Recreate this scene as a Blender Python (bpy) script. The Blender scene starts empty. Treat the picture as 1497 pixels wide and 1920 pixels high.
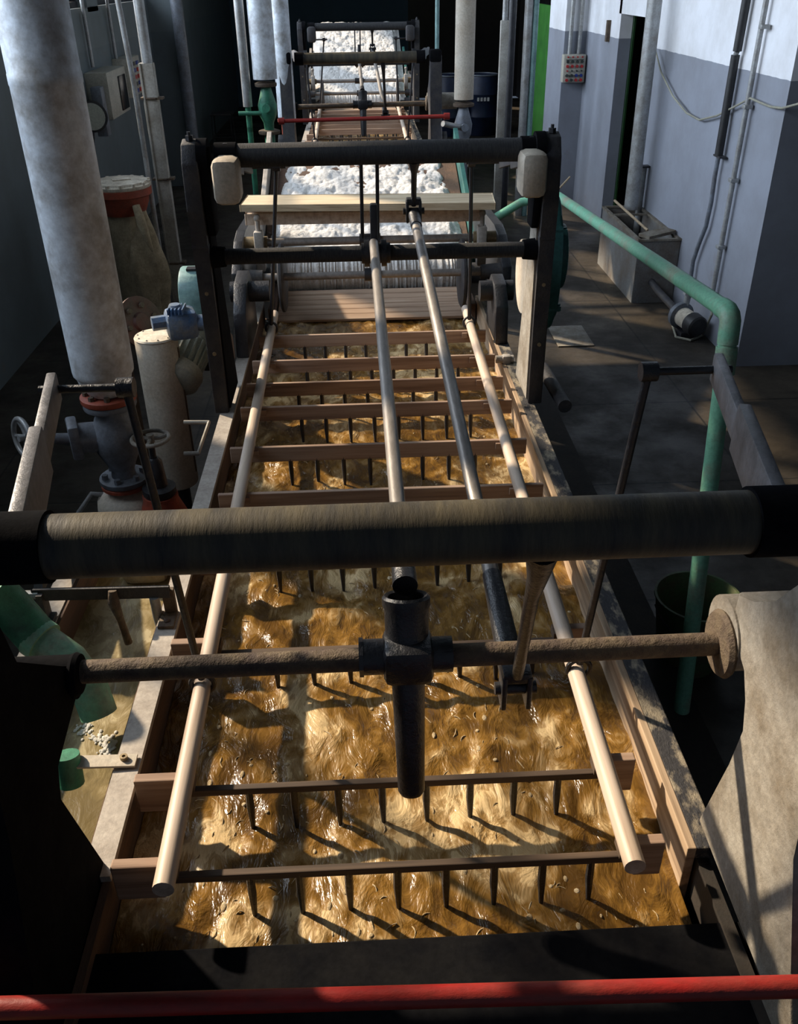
import bpy, bmesh, math, random
import numpy as np
from mathutils import Vector, Matrix, noise
random.seed(7)
SC = bpy.context.scene
COL = SC.collection

# ------------------------------------------------------------ survey (camera solve, used for surveying positions)
P0 = np.array([748.5, 960.0]); V1 = np.array([660., -50.]) - P0; V2 = np.array([790., 3700.]) - P0
F = math.sqrt(-(V1 @ V2))
Yc = np.array([V1[0], V1[1], F]); Yc /= np.linalg.norm(Yc)
Zc = -np.array([V2[0], V2[1], F]); Zc /= np.linalg.norm(Zc)
Xc = np.cross(Yc, Zc)
RM = np.array([Xc, Yc, Zc]); CAM = np.array([0., 0., 3.0])
def at(px, py, X=None, Y=None, Z=None):
    d = RM @ np.array([px - P0[0], py - P0[1], F])
    k, v = (0, X) if X is not None else (1, Y) if Y is not None else (2, Z)
    return Vector(CAM + (v - CAM[k]) / d[k] * d)

# ------------------------------------------------------------ materials
def newmat(name):
    m = bpy.data.materials.new(name); m.use_nodes = True
    nt = m.node_tree; b = nt.nodes['Principled BSDF']
    return m, nt, b
def N(nt, t, **kw):
    n = nt.nodes.new(t)
    for k, v in kw.items():
        if k.startswith('i_'): n.inputs[k[2:].replace('_', ' ')].default_value = v
        else: setattr(n, k, v)
    return n
def ramp(nt, stops):
    r = nt.nodes.new('ShaderNodeValToRGB'); e = r.color_ramp.elements
    while len(e) < len(stops): e.new(0.5)
    for i, (p, c) in enumerate(stops):
        e[i].position = p; e[i].color = (*c, 1) if len(c) == 3 else c
    return r
def L(nt, a, b): nt.links.new(a, b)
def grime(name, base, dirt, scale=8, amount=.5, rough=.6, metal=0., bump=.15, stretch=(1,1,1), fine=60, spec=.5, width=.16):
    """paint or metal of one colour with blotches of dirt of another"""
    m, nt, b = newmat(name)
    tc = N(nt, 'ShaderNodeTexCoord'); mp = N(nt, 'ShaderNodeMapping'); mp.inputs['Scale'].default_value = stretch
    L(nt, tc.outputs['Object'], mp.inputs['Vector'])
    n1 = N(nt, 'ShaderNodeTexNoise', i_Scale=scale, i_Detail=8., i_Roughness=.65); L(nt, mp.outputs[0], n1.inputs['Vector'])
    n2 = N(nt, 'ShaderNodeTexNoise', i_Scale=fine, i_Detail=4., i_Roughness=.7); L(nt, mp.outputs[0], n2.inputs['Vector'])
    r = ramp(nt, [(max(0, .62 - amount*.3 - width), (0,0,0)), (min(1, .62 - amount*.3 + width), (1,1,1))]); L(nt, n1.outputs['Fac'], r.inputs[0])
    mix = N(nt, 'ShaderNodeMix', data_type='RGBA'); mix.inputs[6].default_value = (*base, 1); mix.inputs[7].default_value = (*dirt, 1)
    L(nt, r.outputs[0], mix.inputs[0])
    m2 = N(nt, 'ShaderNodeMix', data_type='RGBA', blend_type='MULTIPLY'); m2.inputs[0].default_value = .55
    r2 = ramp(nt, [(.3, (.55,.55,.55)), (.65, (1.1,1.1,1.1))]); L(nt, n2.outputs['Fac'], r2.inputs[0])
    L(nt, mix.outputs[2], m2.inputs[6]); L(nt, r2.outputs[0], m2.inputs[7]); L(nt, m2.outputs[2], b.inputs['Base Color'])
    b.inputs['Roughness'].default_value = rough; b.inputs['Metallic'].default_value = metal
    b.inputs['Specular IOR Level'].default_value = spec
    bp = N(nt, 'ShaderNodeBump', i_Strength=bump, i_Distance=.01)
    ad = N(nt, 'ShaderNodeMath', operation='ADD'); L(nt, n1.outputs['Fac'], ad.inputs[0]); L(nt, n2.outputs['Fac'], ad.inputs[1])
    L(nt, ad.outputs[0], bp.inputs['Height']); L(nt, bp.outputs[0], b.inputs['Normal'])
    return m
M = {}
M['castblack_shade'] = grime('black_casting_with_shade', (.0055,.006,.008), (.012,.012,.013), 9, .4, .95, 0, .1, spec=.03)  # black iron parts; also holds the left casting's shade as colour
M['brownred'] = grime('old_brown_red_paint', (.11,.03,.022), (.07,.045,.035), 9, .45, .6)
M['black'] = grime('oily_black_iron', (.008,.009,.013), (.024,.025,.03), 14, .5, .38, .0, .35, spec=.6)
M['shaft'] = grime('greasy_shaft_iron', (.018,.021,.028), (.10,.085,.055), 5, .6, .55, .0, .14, stretch=(2.6,.5,.5), fine=50, spec=.35)
M['fuzz'] = grime('wool_fuzzed_iron', (.014,.016,.022), (.05,.05,.05), 30, .4, .8, 0, .8, stretch=(6,1,1), fine=120)
M['frame'] = grime('grey_black_frame', (.022,.024,.034), (.06,.055,.052), 10, .45, .6, .0, .3)
M['framegrey'] = grime('dusty_cast_grey', (.36,.34,.30), (.19,.16,.12), 7, .45, .75, .0, .35, fine=45)
M['leversteel'] = grime('worn_lever_steel', (.20,.20,.215), (.08,.08,.085), 9, .4, .45, .2, .2)
M['rust'] = grime('rusty_rod', (.075,.05,.042), (.16,.12,.075), 16, .45, .75, .2, .6)
M['steelrod'] = grime('worn_steel_rod', (.36,.33,.30), (.22,.20,.185), 10, .4, .42, .35, .1, stretch=(1,.2,1))
M['railsteel'] = grime('dusty_flat_steel', (.50,.46,.41), (.33,.29,.25), 9, .45, .6, .1, .1)
M['raildust'] = grime('oily_dusty_ledge', (.34,.29,.21), (.035,.035,.04), 9, .55, .85, 0, .5, stretch=(2,1,1), width=.07)
M['rustwall'] = grime('rust_brown_plate', (.16,.085,.05), (.08,.05,.035), 6, .5, .8, .0, .4, stretch=(1,.3,3))
M['outer'] = grime('dark_outer_plate', (.018,.017,.016), (.04,.03,.022), 4, .5, .8)
M['whitepipe'] = grime('aluminium_jacket', (.74,.80,.86), (.30,.275,.24), 4.2, .16, .5, .1, .08, fine=24, width=.12)
M['galv'] = grime('galvanised_conduit', (.44,.46,.47), (.27,.26,.24), 7, .45, .45, .35, .1)
M['channel'] = grime('cable_channel_paint', (.47,.46,.42), (.29,.27,.23), 5, .4, .6, .1, .1)
M['green'] = grime('pale_green_paint', (.19,.47,.31), (.30,.27,.2), 3.5, .12, .5, 0, .15, width=.1)
M['greendark'] = grime('valve_green_paint', (.05,.27,.16), (.03,.12,.08), 8, .4, .5)
M['teal'] = grime('teal_guard_paint', (.045,.17,.155), (.02,.09,.085), 6, .4, .45)
M['tealight'] = grime('light_teal_paint', (.22,.38,.37), (.12,.22,.22), 6, .3, .45)
M['blue'] = grime('blue_gear_paint', (.045,.13,.30), (.20,.22,.23), 10, .45, .5, .0, .25)
M['motor'] = grime('dusty_motor_paint', (.25,.29,.26), (.38,.35,.27), 7, .45, .6)
M['red'] = grime('red_rod_paint', (.34,.014,.012), (.22,.03,.022), 12, .3, .5, 0, .15, stretch=(.4,1,1))
M['orange'] = grime('red_lead_paint', (.42,.075,.035), (.22,.06,.035), 9, .4, .6)
M['dustcream'] = grime('dusty_cream_lid', (.80,.73,.60), (.40,.34,.26), 10, .35, .8)
M['grey'] = grime('valve_grey_paint', (.20,.23,.27), (.12,.12,.13), 9, .35, .45, .1)
M['beige'] = grime('box_beige_enamel', (.52,.50,.42), (.38,.36,.29), 4, .3, .5)
M['cream'] = grime('insulation_cream', (.58,.53,.44), (.42,.34,.25), 3.5, .3, .65)
M['jug'] = grime('milky_plastic', (.66,.59,.43), (.48,.38,.22), 6, .35, .4)
M['canvas'] = grime('dirty_canvas', (.60,.50,.33), (.33,.27,.17), 6, .45, .9, 0, .4)
M['glass'] = grime('dark_glass', (.02,.025,.03), (.03,.035,.04), 6, .3, .15)
M['dial'] = grime('dial_face', (.6,.6,.5), (.5,.5,.42), 6, .2, .5)
M['blackplastic'] = grime('black_rubber', (.012,.012,.014), (.03,.03,.03), 8, .3, .5)
M['barrel'] = grime('blue_drum_plastic', (.02,.035,.09), (.012,.02,.05), 5, .4, .45)
M['doorgreen'] = grime('bright_green_door', (.055,.24,.035), (.03,.14,.025), 3, .35, .5)
M['bucket'] = grime('olive_green_bucket', (.06,.13,.045), (.10,.09,.05), 12, .45, .6)
M['btnred'] = grime('red_button', (.55,.03,.03), (.4,.03,.03), 20, .2, .4)
M['btnblue'] = grime('blue_button', (.02,.05,.3), (.02,.04,.2), 20, .2, .4)
M['btndark'] = grime('dark_button', (.05,.06,.05), (.03,.03,.03), 20, .2, .4)
M['tankgrey'] = grime('bin_grey_paint', (.20,.21,.21), (.13,.10,.075), 3, .4, .7)
M['binrim'] = grime('bin_rim', (.24,.22,.18), (.12,.09,.06), 12, .4, .7)
M['cable'] = grime('cable_sheath', (.36,.35,.27), (.26,.25,.2), 5, .3, .6)
M['stickwood'] = grime('pale_stick_wood', (.50,.38,.24), (.34,.25,.16), 10, .3, .7)
M['brass'] = grime('dull_brass', (.35,.27,.15), (.2,.15,.09), 14, .3, .5, .3)
M['bronzeroll'] = grime('bright_roller', (.55,.54,.5), (.3,.28,.25), 6, .3, .4, .4)

def wood(name, c1, c2, c3, axis='X', scale=1.0, rough=.75):
    m, nt, b = newmat(name)
    tc = N(nt, 'ShaderNodeTexCoord'); mp = N(nt, 'ShaderNodeMapping')
    s = {'X': (.6,14,14), 'Y': (14,.6,14), 'Z': (14,14,.6)}[axis]
    mp.inputs['Scale'].default_value = tuple(q*scale for q in s); L(nt, tc.outputs['Object'], mp.inputs['Vector'])
    n = N(nt, 'ShaderNodeTexNoise', i_Scale=3., i_Detail=7., i_Roughness=.6); L(nt, mp.outputs[0], n.inputs['Vector'])
    r = ramp(nt, [(.3, c1), (.5, c2), (.68, c3)]); L(nt, n.outputs['Fac'], r.inputs[0]); L(nt, r.outputs[0], b.inputs['Base Color'])
    b.inputs['Roughness'].default_value = rough
    bp = N(nt, 'ShaderNodeBump', i_Strength=.25, i_Distance=.005); L(nt, n.outputs['Fac'], bp.inputs['Height']); L(nt, bp.outputs[0], b.inputs['Normal'])
    return m
M['plank'] = wood('scaffold_plank', (.33,.24,.15), (.55,.44,.29), (.66,.56,.40), 'X')
M['board'] = wood('wet_rake_board', (.20,.125,.085), (.33,.22,.155), (.42,.30,.22), 'X')
M['darkboard'] = wood('soaked_rake_board', (.05,.032,.02), (.085,.055,.035), (.13,.085,.055), 'X')
M['pole'] = wood('worn_ash_pole', (.34,.25,.19), (.52,.42,.33), (.62,.52,.44), 'Y', .7, .5)
M['liner'] = wood('trough_liner_wood', (.20,.13,.085), (.40,.29,.19), (.52,.39,.27), 'Y')
M['woolwood'] = wood('brown_slat', (.26,.17,.11), (.42,.29,.2), (.5,.38,.28), 'X')

def wallmat(name, upper, lower, line, lscale=1.0):
    m, nt, b = newmat(name)
    g = N(nt, 'ShaderNodeNewGeometry'); sx = N(nt, 'ShaderNodeSeparateXYZ'); L(nt, g.outputs['Position'], sx.inputs[0])
    n0 = N(nt, 'ShaderNodeTexNoise', i_Scale=6., i_Detail=3.); L(nt, g.outputs['Position'], n0.inputs['Vector'])
    a = N(nt, 'ShaderNodeMath', operation='MULTIPLY_ADD'); a.inputs[1].default_value = .02; L(nt, n0.outputs['Fac'], a.inputs[0]); L(nt, sx.outputs['Z'], a.inputs[2])
    c = N(nt, 'ShaderNodeMath', operation='GREATER_THAN'); c.inputs[1].default_value = line + .01; L(nt, a.outputs[0], c.inputs[0])
    mix = N(nt, 'ShaderNodeMix', data_type='RGBA'); mix.inputs[6].default_value = (*lower, 1); mix.inputs[7].default_value = (*upper, 1); L(nt, c.outputs[0], mix.inputs[0])
    n1 = N(nt, 'ShaderNodeTexNoise', i_Scale=1.6, i_Detail=9., i_Roughness=.7); L(nt, g.outputs['Position'], n1.inputs['Vector'])
    r = ramp(nt, [(.35, (.80,.78,.75)), (.6, (1.05,1.05,1.05))]); L(nt, n1.outputs['Fac'], r.inputs[0])
    m2 = N(nt, 'ShaderNodeMix', data_type='RGBA', blend_type='MULTIPLY'); m2.inputs[0].default_value = .7
    L(nt, mix.outputs[2], m2.inputs[6]); L(nt, r.outputs[0], m2.inputs[7])
    # brown splash stains low on the wall
    n2 = N(nt, 'ShaderNodeTexNoise', i_Scale=3.5, i_Detail=6., i_Roughness=.7); L(nt, g.outputs['Position'], n2.inputs['Vector'])
    r2 = ramp(nt, [(.60, (0,0,0)), (.74, (.55,.55,.55))]); L(nt, n2.outputs['Fac'], r2.inputs[0])
    zz = N(nt, 'ShaderNodeMapRange'); zz.inputs['From Min'].default_value = 1.3; zz.inputs['From Max'].default_value = .3; L(nt, sx.outputs['Z'], zz.inputs['Value'])
    mm = N(nt, 'ShaderNodeMath', operation='MULTIPLY'); L(nt, r2.outputs[0], mm.inputs[0]); L(nt, zz.outputs[0], mm.inputs[1])
    m3 = N(nt, 'ShaderNodeMix', data_type='RGBA'); m3.inputs[7].default_value = (.20,.15,.10,1); L(nt, mm.outputs[0], m3.inputs[0]); L(nt, m2.outputs[2], m3.inputs[6])
    L(nt, m3.outputs[2], b.inputs['Base Color']); b.inputs['Roughness'].default_value = .6
    bp = N(nt, 'ShaderNodeBump', i_Strength=.12, i_Distance=.02); L(nt, n1.outputs['Fac'], bp.inputs['Height']); L(nt, bp.outputs[0], b.inputs['Normal'])
    return m
M['wallR'] = wallmat('dado_painted_wall', (.82,.83,.86), (.27,.29,.34), 2.27)
M['wallL'] = wallmat('slate_painted_wall', (.14,.17,.18), (.12,.15,.165), 2.27)
M['wallB'] = wallmat('dark_blue_wall', (.035,.08,.11), (.03,.07,.10), 2.0)
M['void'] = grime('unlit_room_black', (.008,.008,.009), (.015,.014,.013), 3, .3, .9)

def floormat():
    m, nt, b = newmat('wet_stained_floor')
    g = N(nt, 'ShaderNodeNewGeometry')
    n1 = N(nt, 'ShaderNodeTexNoise', i_Scale=1.1, i_Detail=9., i_Roughness=.65); L(nt, g.outputs['Position'], n1.inputs['Vector'])
    n2 = N(nt, 'ShaderNodeTexNoise', i_Scale=14., i_Detail=6., i_Roughness=.7); L(nt, g.outputs['Position'], n2.inputs['Vector'])
    r = ramp(nt, [(.32, (.02,.016,.012)), (.48, (.045,.036,.026)), (.64, (.09,.073,.052)), (.78, (.16,.14,.11))]); L(nt, n1.outputs['Fac'], r.inputs[0])
    r2 = ramp(nt, [(.3, (.7,.7,.7)), (.7, (1.15,1.15,1.15))]); L(nt, n2.outputs['Fac'], r2.inputs[0])
    m2 = N(nt, 'ShaderNodeMix', data_type='RGBA', blend_type='MULTIPLY'); m2.inputs[0].default_value = .8
    L(nt, r.outputs[0], m2.inputs[6]); L(nt, r2.outputs[0], m2.inputs[7])
    br = N(nt, 'ShaderNodeTexBrick', i_Scale=1.0); br.offset = 0; br.inputs['Brick Width'].default_value = 1.3; br.inputs['Row Height'].default_value = 1.3
    br.inputs['Mortar Size'].default_value = .008; br.inputs['Color1'].default_value = (1,1,1,1); br.inputs['Color2'].default_value = (.8,.8,.8,1); br.inputs['Mortar'].default_value = (.25,.25,.25,1)
    L(nt, g.outputs['Position'], br.inputs['Vector'])
    m3 = N(nt, 'ShaderNodeMix', data_type='RGBA', blend_type='MULTIPLY'); m3.inputs[0].default_value = 1.
    L(nt, m2.outputs[2], m3.inputs[6]); L(nt, br.outputs['Color'], m3.inputs[7])
    L(nt, m3.outputs[2], b.inputs['Base Color'])
    rr = ramp(nt, [(.4, (.75,.75,.75)), (.6, (.38,.38,.38))]); L(nt, n1.outputs['Fac'], rr.inputs[0]); L(nt, rr.outputs[0], b.inputs['Roughness'])
    bp = N(nt, 'ShaderNodeBump', i_Strength=.2, i_Distance=.02); L(nt, n2.outputs['Fac'], bp.inputs['Height']); L(nt, bp.outputs[0], b.inputs['Normal'])
    return m
M['floor'] = floormat()

def liquor(name, wool, base, deep, cream, relief=.4):
    m, nt, b = newmat(name)
    g = N(nt, 'ShaderNodeNewGeometry')
    def tex(scale, sc, det, dist, rough=.6):
        mp = N(nt, 'ShaderNodeMapping'); mp.inputs['Scale'].default_value = sc; L(nt, g.outputs['Position'], mp.inputs['Vector'])
        n = N(nt, 'ShaderNodeTexNoise', i_Scale=scale, i_Detail=det, i_Roughness=rough, i_Distortion=dist); L(nt, mp.outputs[0], n.inputs['Vector']); return n
    big = tex(2.6, (1.3,1.0,1), 3., .6); mid = tex(9., (1.5,.75,1), 4., 1.0); fine = tex(24., (1.7,.6,1), 3., 1.2, .6)
    a = N(nt, 'ShaderNodeMath', operation='MULTIPLY_ADD'); a.inputs[1].default_value = .55; L(nt, mid.outputs['Fac'], a.inputs[0]); L(nt, big.outputs['Fac'], a.inputs[2])
    c = N(nt, 'ShaderNodeMath', operation='MULTIPLY_ADD'); c.inputs[1].default_value = .20; L(nt, fine.outputs['Fac'], c.inputs[0]); L(nt, a.outputs[0], c.inputs[2])
    lo = 1.00 - wool*.25
    r = ramp(nt, [(lo-.16, deep), (lo-.04, base), (lo+.05, tuple(.55*x+.45*y for x, y in zip(base, cream))), (lo+.17, cream)]); L(nt, c.outputs[0], r.inputs[0])
    L(nt, r.outputs[0], b.inputs['Base Color'])
    rr = ramp(nt, [(lo-.08, (.24,.24,.24)), (lo+.1, (.55,.55,.55))]); L(nt, c.outputs[0], rr.inputs[0]); L(nt, rr.outputs[0], b.inputs['Roughness'])
    b.inputs['IOR'].default_value = 1.38; b.inputs['Coat Weight'].default_value = .25; b.inputs['Coat Roughness'].default_value = .16
    h = N(nt, 'ShaderNodeMath', operation='MULTIPLY_ADD'); h.inputs[1].default_value = .18; L(nt, fine.outputs['Fac'], h.inputs[0]); L(nt, mid.outputs['Fac'], h.inputs[2])
    bp = N(nt, 'ShaderNodeBump', i_Strength=relief, i_Distance=.04); L(nt, h.outputs[0], bp.inputs['Height']); L(nt, bp.outputs[0], b.inputs['Normal'])
    L(nt, bp.outputs[0], b.inputs['Coat Normal'])
    return m
M['liquor'] = liquor('wool_scour_liquor', .27, (.22,.115,.022), (.10,.05,.010), (.58,.42,.21))
M['sidewater'] = liquor('side_tank_liquor', .1, (.27,.21,.10), (.17,.13,.06), (.42,.35,.2), .12)
def woolmat(name, c1, c2, c3):
    m, nt, b = newmat(name)
    g = N(nt, 'ShaderNodeNewGeometry')
    n = N(nt, 'ShaderNodeTexNoise', i_Scale=26., i_Detail=7., i_Roughness=.7, i_Distortion=1.2); L(nt, g.outputs['Position'], n.inputs['Vector'])
    r = ramp(nt, [(.3, c1), (.5, c2), (.7, c3)]); L(nt, n.outputs['Fac'], r.inputs[0]); L(nt, r.outputs[0], b.inputs['Base Color'])
    b.inputs['Roughness'].default_value = .9
    b.inputs['Sheen Weight'].default_value = .3
    bp = N(nt, 'ShaderNodeBump', i_Strength=.7, i_Distance=.03); L(nt, n.outputs['Fac'], bp.inputs['Height']); L(nt, bp.outputs[0], b.inputs['Normal'])
    return m
M['wool'] = woolmat('clean_wool', (.50,.47,.42), (.72,.70,.67), (.84,.83,.81))
M['wetwool'] = woolmat('wet_wool', (.30,.19,.07), (.56,.42,.22), (.80,.68,.47))
M['foam'] = woolmat('white_foam', (.6,.58,.52), (.85,.84,.8), (.95,.95,.95))

# ------------------------------------------------------------ mesh helpers
class MB:
    def __init__(s): s.bm = bmesh.new()
    def _m(s, vs, mat):
        for v in vs: v.co = mat @ v.co
    def box(s, c, size, rot=None, bev=0.):
        r = bmesh.ops.create_cube(s.bm, size=1.0); vs = r['verts']
        mt = Matrix.Translation(Vector(c)) @ (rot.to_4x4() if rot else Matrix.Identity(4)) @ Matrix.Diagonal((*size, 1))
        s._m(vs, mt)
        if bev > 0:
            es = list({e for v in vs for e in v.link_edges})
            bmesh.ops.bevel(s.bm, geom=es, offset=bev, segments=2, affect='EDGES', profile=.5)
        return s
    def beam(s, a, b, w, h, bev=0., up=Vector((0,0,1))):
        a, b = Vector(a), Vector(b); y = (b - a).normalized(); x = y.cross(up)
        if x.length < 1e-4: x = Vector((1,0,0))
        x.normalize(); z = x.cross(y)
        rot = Matrix((x, y, z)).transposed()
        return s.box((a + b)/2, (w, (b-a).length, h), rot, bev)
    def cyl(s, a, b, r, r2=None, seg=20, caps=True):
        a, b = Vector(a), Vector(b); r2 = r if r2 is None else r2
        d = b - a; q = Vector((0,0,1)).rotation_difference(d.normalized())
        res = bmesh.ops.create_cone(s.bm, cap_ends=caps, segments=seg, radius1=r, radius2=r2, depth=d.length)
        s._m(res['verts'], Matrix.Translation((a+b)/2) @ q.to_matrix().to_4x4())
        return s
    def sphere(s, c, r, seg=16, sc=(1,1,1)):
        res = bmesh.ops.create_uvsphere(s.bm, u_segments=seg, v_segments=max(6, seg//2), radius=r)
        s._m(res['verts'], Matrix.Translation(Vector(c)) @ Matrix.Diagonal((*sc, 1)))
        return s
    def tube(s, pts, r, seg=12, closed=False, radii=None):
        pts = [Vector(p) for p in pts]; n = len(pts); rings = []
        ref = None
        for i, p in enumerate(pts):
            if closed: t = (pts[(i+1) % n] - pts[i-1]).normalized()
            elif i == 0: t = (pts[1] - p).normalized()
            elif i == n-1: t = (p - pts[-2]).normalized()
            else: t = ((pts[i+1]-p).normalized() + (p-pts[i-1]).normalized()).normalized()
            if ref is None:
                ref = t.cross(Vector((0,0,1)))
                if ref.length < .05: ref = t.cross(Vector((1,0,0)))
            u = (ref - t*ref.dot(t)).normalized(); ref = u; v = t.cross(u)
            rr = radii[i] if radii else r
            rings.append([s.bm.verts.new(p + (u*math.cos(k*2*math.pi/seg) + v*math.sin(k*2*math.pi/seg))*rr) for k in range(seg)])
        m = n if closed else n-1
        for i in range(m):
            A, B = rings[i], rings[(i+1) % n]
            for k in range(seg): s.bm.faces.new((A[k], A[(k+1) % seg], B[(k+1) % seg], B[k]))
        if not closed:
            s.bm.faces.new(list(reversed(rings[0]))); s.bm.faces.new(rings[-1])
        return s
    def lathe(s, prof, c, axis=(0,0,1), seg=28):
        q = Vector((0,0,1)).rotation_difference(Vector(axis).normalized()).to_matrix(); c = Vector(c); rings = []
        for (r, h) in prof:
            r = max(r, .0004)
            rings.append([s.bm.verts.new(c + q @ Vector((r*math.cos(k*2*math.pi/seg), r*math.sin(k*2*math.pi/seg), h))) for k in range(seg)])
        for A, B in zip(rings, rings[1:]):
            for k in range(seg): s.bm.faces.new((A[k], A[(k+1) % seg], B[(k+1) % seg], B[k]))
        s.bm.faces.new(list(reversed(rings[0]))); s.bm.faces.new(rings[-1])
        return s
    def ring(s, c, R, r, axis=(0,0,1), seg=32, rs=10):
        q = Vector((0,0,1)).rotation_difference(Vector(axis).normalized()).to_matrix(); c = Vector(c)
        return s.tube([c + q @ Vector((R*math.cos(k*2*math.pi/seg), R*math.sin(k*2*math.pi/seg), 0)) for k in range(seg)], r, rs, True)
    def prism(s, poly, plane, lo, hi, bev=0.):
        """poly of 2-D points in 'YZ' (extruded along X), 'XZ' (along Y) or 'XY' (along Z)"""
        f = {'YZ': lambda a, b, t: (t, a, b), 'XZ': lambda a, b, t: (a, t, b), 'XY': lambda a, b, t: (a, b, t)}[plane]
        A = [s.bm.verts.new(f(a, b, lo)) for a, b in poly]; B = [s.bm.verts.new(f(a, b, hi)) for a, b in poly]
        n = len(poly); fs = [s.bm.faces.new(A), s.bm.faces.new(B)]
        for k in range(n): fs.append(s.bm.faces.new((A[k], A[(k+1) % n], B[(k+1) % n], B[k])))
        if bev > 0:
            es = list({e for q in fs for e in q.edges})
            bmesh.ops.bevel(s.bm, geom=es, offset=bev, segments=2, affect='EDGES', profile=.5)
        return s
    def build(s, name, mat, parent=None, smooth=True):
        bm = s.bm; bmesh.ops.recalc_face_normals(bm, faces=bm.faces)
        me = bpy.data.meshes.new(name)
        if parent is not None:
            root = parent
            while root.parent is not None: root = root.parent
            org = root.location.copy(); loc = Vector((0,0,0))
        else:
            xs = [v.co.x for v in bm.verts]; ys = [v.co.y for v in bm.verts]; zs = [v.co.z for v in bm.verts]
            org = Vector(((min(xs)+max(xs))/2, (min(ys)+max(ys))/2, min(zs))); loc = org
        for v in bm.verts: v.co -= org
        bm.to_mesh(me); bm.free()
        me.materials.append(M[mat] if isinstance(mat, str) else mat)
        if smooth:
            me.shade_smooth(); me.set_sharp_from_angle(angle=math.radians(38))
        o = bpy.data.objects.new(name, me); COL.objects.link(o); o.location = loc; o.parent = parent
        return o
def thing(name, loc, label, cat, group=None):
    o = bpy.data.objects.new(name, None); COL.objects.link(o); o.location = loc; o.empty_display_size = .1
    return tag(o, label, cat, group)
def tag(o, label, cat, group=None, kind=None):
    o['label'] = label; o['category'] = cat
    if group: o['group'] = group
    if kind: o['kind'] = kind
    return o
def struct(o): o['kind'] = 'structure'; return o
def copy_tree(o, off=None, label=None, parent=None):
    c = o.copy(); COL.objects.link(c); c.parent = parent
    if off is not None: c.location = o.location + Vector(off)
    if label: c['label'] = label
    for ch in list(o.children): copy_tree(ch, parent=c)
    return c
def bolt(mb, p, axis, r=.012, h=.01): mb.cyl(Vector(p), Vector(p) + Vector(axis).normalized()*h, r, seg=6)

# ------------------------------------------------------------ building shell
XR, XL, YB = 3.25, -3.12, 26.0
struct(MB().box((0.5, 12.5, -.05), (9.6, 28.4, .1)).build('floor', 'floor', smooth=False))
wl = MB()
wl.box((XL-.15, 12.3, 1.35), (.3, 27.8, 2.7)); wl.box((XL-.15, .15, 4.0), (.3, 3.3, 2.6)); wl.box((XL-.15, 24.5, 4.0), (.3, 3.3, 2.6))
wl.box((XL-.15, 12.3, 5.65), (.3, 27.8, .7))
for y in (-1.6, 1.9, 5.4, 8.9, 12.4, 15.9, 19.4, 22.9, 26.1):
    wl.box((XL-.15, y, 4.0), (.3, .5, 2.7))
struct(wl.build('wall_left', 'wallL', smooth=False))
for k, y in enumerate((3.65, 7.15, 10.65, 14.15, 17.65, 21.15)):
    w = MB()
    w.box((XL-.15, y, 2.73), (.08, 3.0, .06)); w.box((XL-.15, y, 5.27), (.08, 3.0, .06))
    for q in (-1.5, -.5, .5, 1.5): w.box((XL-.15, y+q*.98, 4.0), (.06, .05, 2.6))
    w.box((XL-.15, y, 4.0), (.05, 3.0, .04))
    struct(w.build('window_%d' % (k+1), 'frame', smooth=False))
struct(MB().box((XL+.18, 15.95, 2.95), (.36, .6, 5.9)).build('trim_1', 'wallL', smooth=False))
# right wall: runs between two door recesses, panels as in the photo
wr = MB()
T = .35
wr.box((XR+T/2, 9.0, 2.95), (T, 3.6, 5.9))               # stretch beside the bin
wr.box((XR+T/2, 11.55, 4.22), (T, 1.5, 3.36))            # over the doorway
wr.box((XR+.075, 14.3, 2.95), (.15, 4.2, 5.9))
wr.box((XR+T+.8, 7.37, 2.95), (1.6, .34, 5.9))            # wall returning to the right by the camera
struct(wr.build('wall_right', 'wallR', smooth=False))
struct(MB().box((3.10, 14.5, 2.95), (.32, 1.15, 5.9)).build('trim_2', 'wallR', smooth=False))
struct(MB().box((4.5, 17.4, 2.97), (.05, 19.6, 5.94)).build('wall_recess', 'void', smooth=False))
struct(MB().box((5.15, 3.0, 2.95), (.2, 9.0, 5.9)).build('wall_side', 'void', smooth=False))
wb = MB(); wb.box((-.95, YB+.15, 2.95), (4.7, .3, 5.9)); wb.box((3.4, YB+.15, 4.4), (4.0, .3, 3.0))
struct(wb.build('wall_back', 'wallB', smooth=False))
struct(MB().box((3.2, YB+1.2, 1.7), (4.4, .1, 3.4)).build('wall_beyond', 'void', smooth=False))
struct(MB().box((.5, 12.3, 6.05), (9.6, 27.9, .2)).build('ceiling', 'wallL', smooth=False))
# green door standing in the doorway beyond the panel, and the dark green door behind the large pipe
d = MB().box((3.32, 17.35, 1.25), (.06, 1.55, 2.5)).build('door_1', 'doorgreen', smooth=False); struct(d)
M['doordark'] = grime('dark_green_door_edge', (.015,.07,.015), (.01,.04,.01), 3, .35, .5)
d2 = MB().box((3.415, 12.17, 1.27), (.022, .05, 2.53)).build('door_2', 'doordark', smooth=False); struct(d2)

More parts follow.
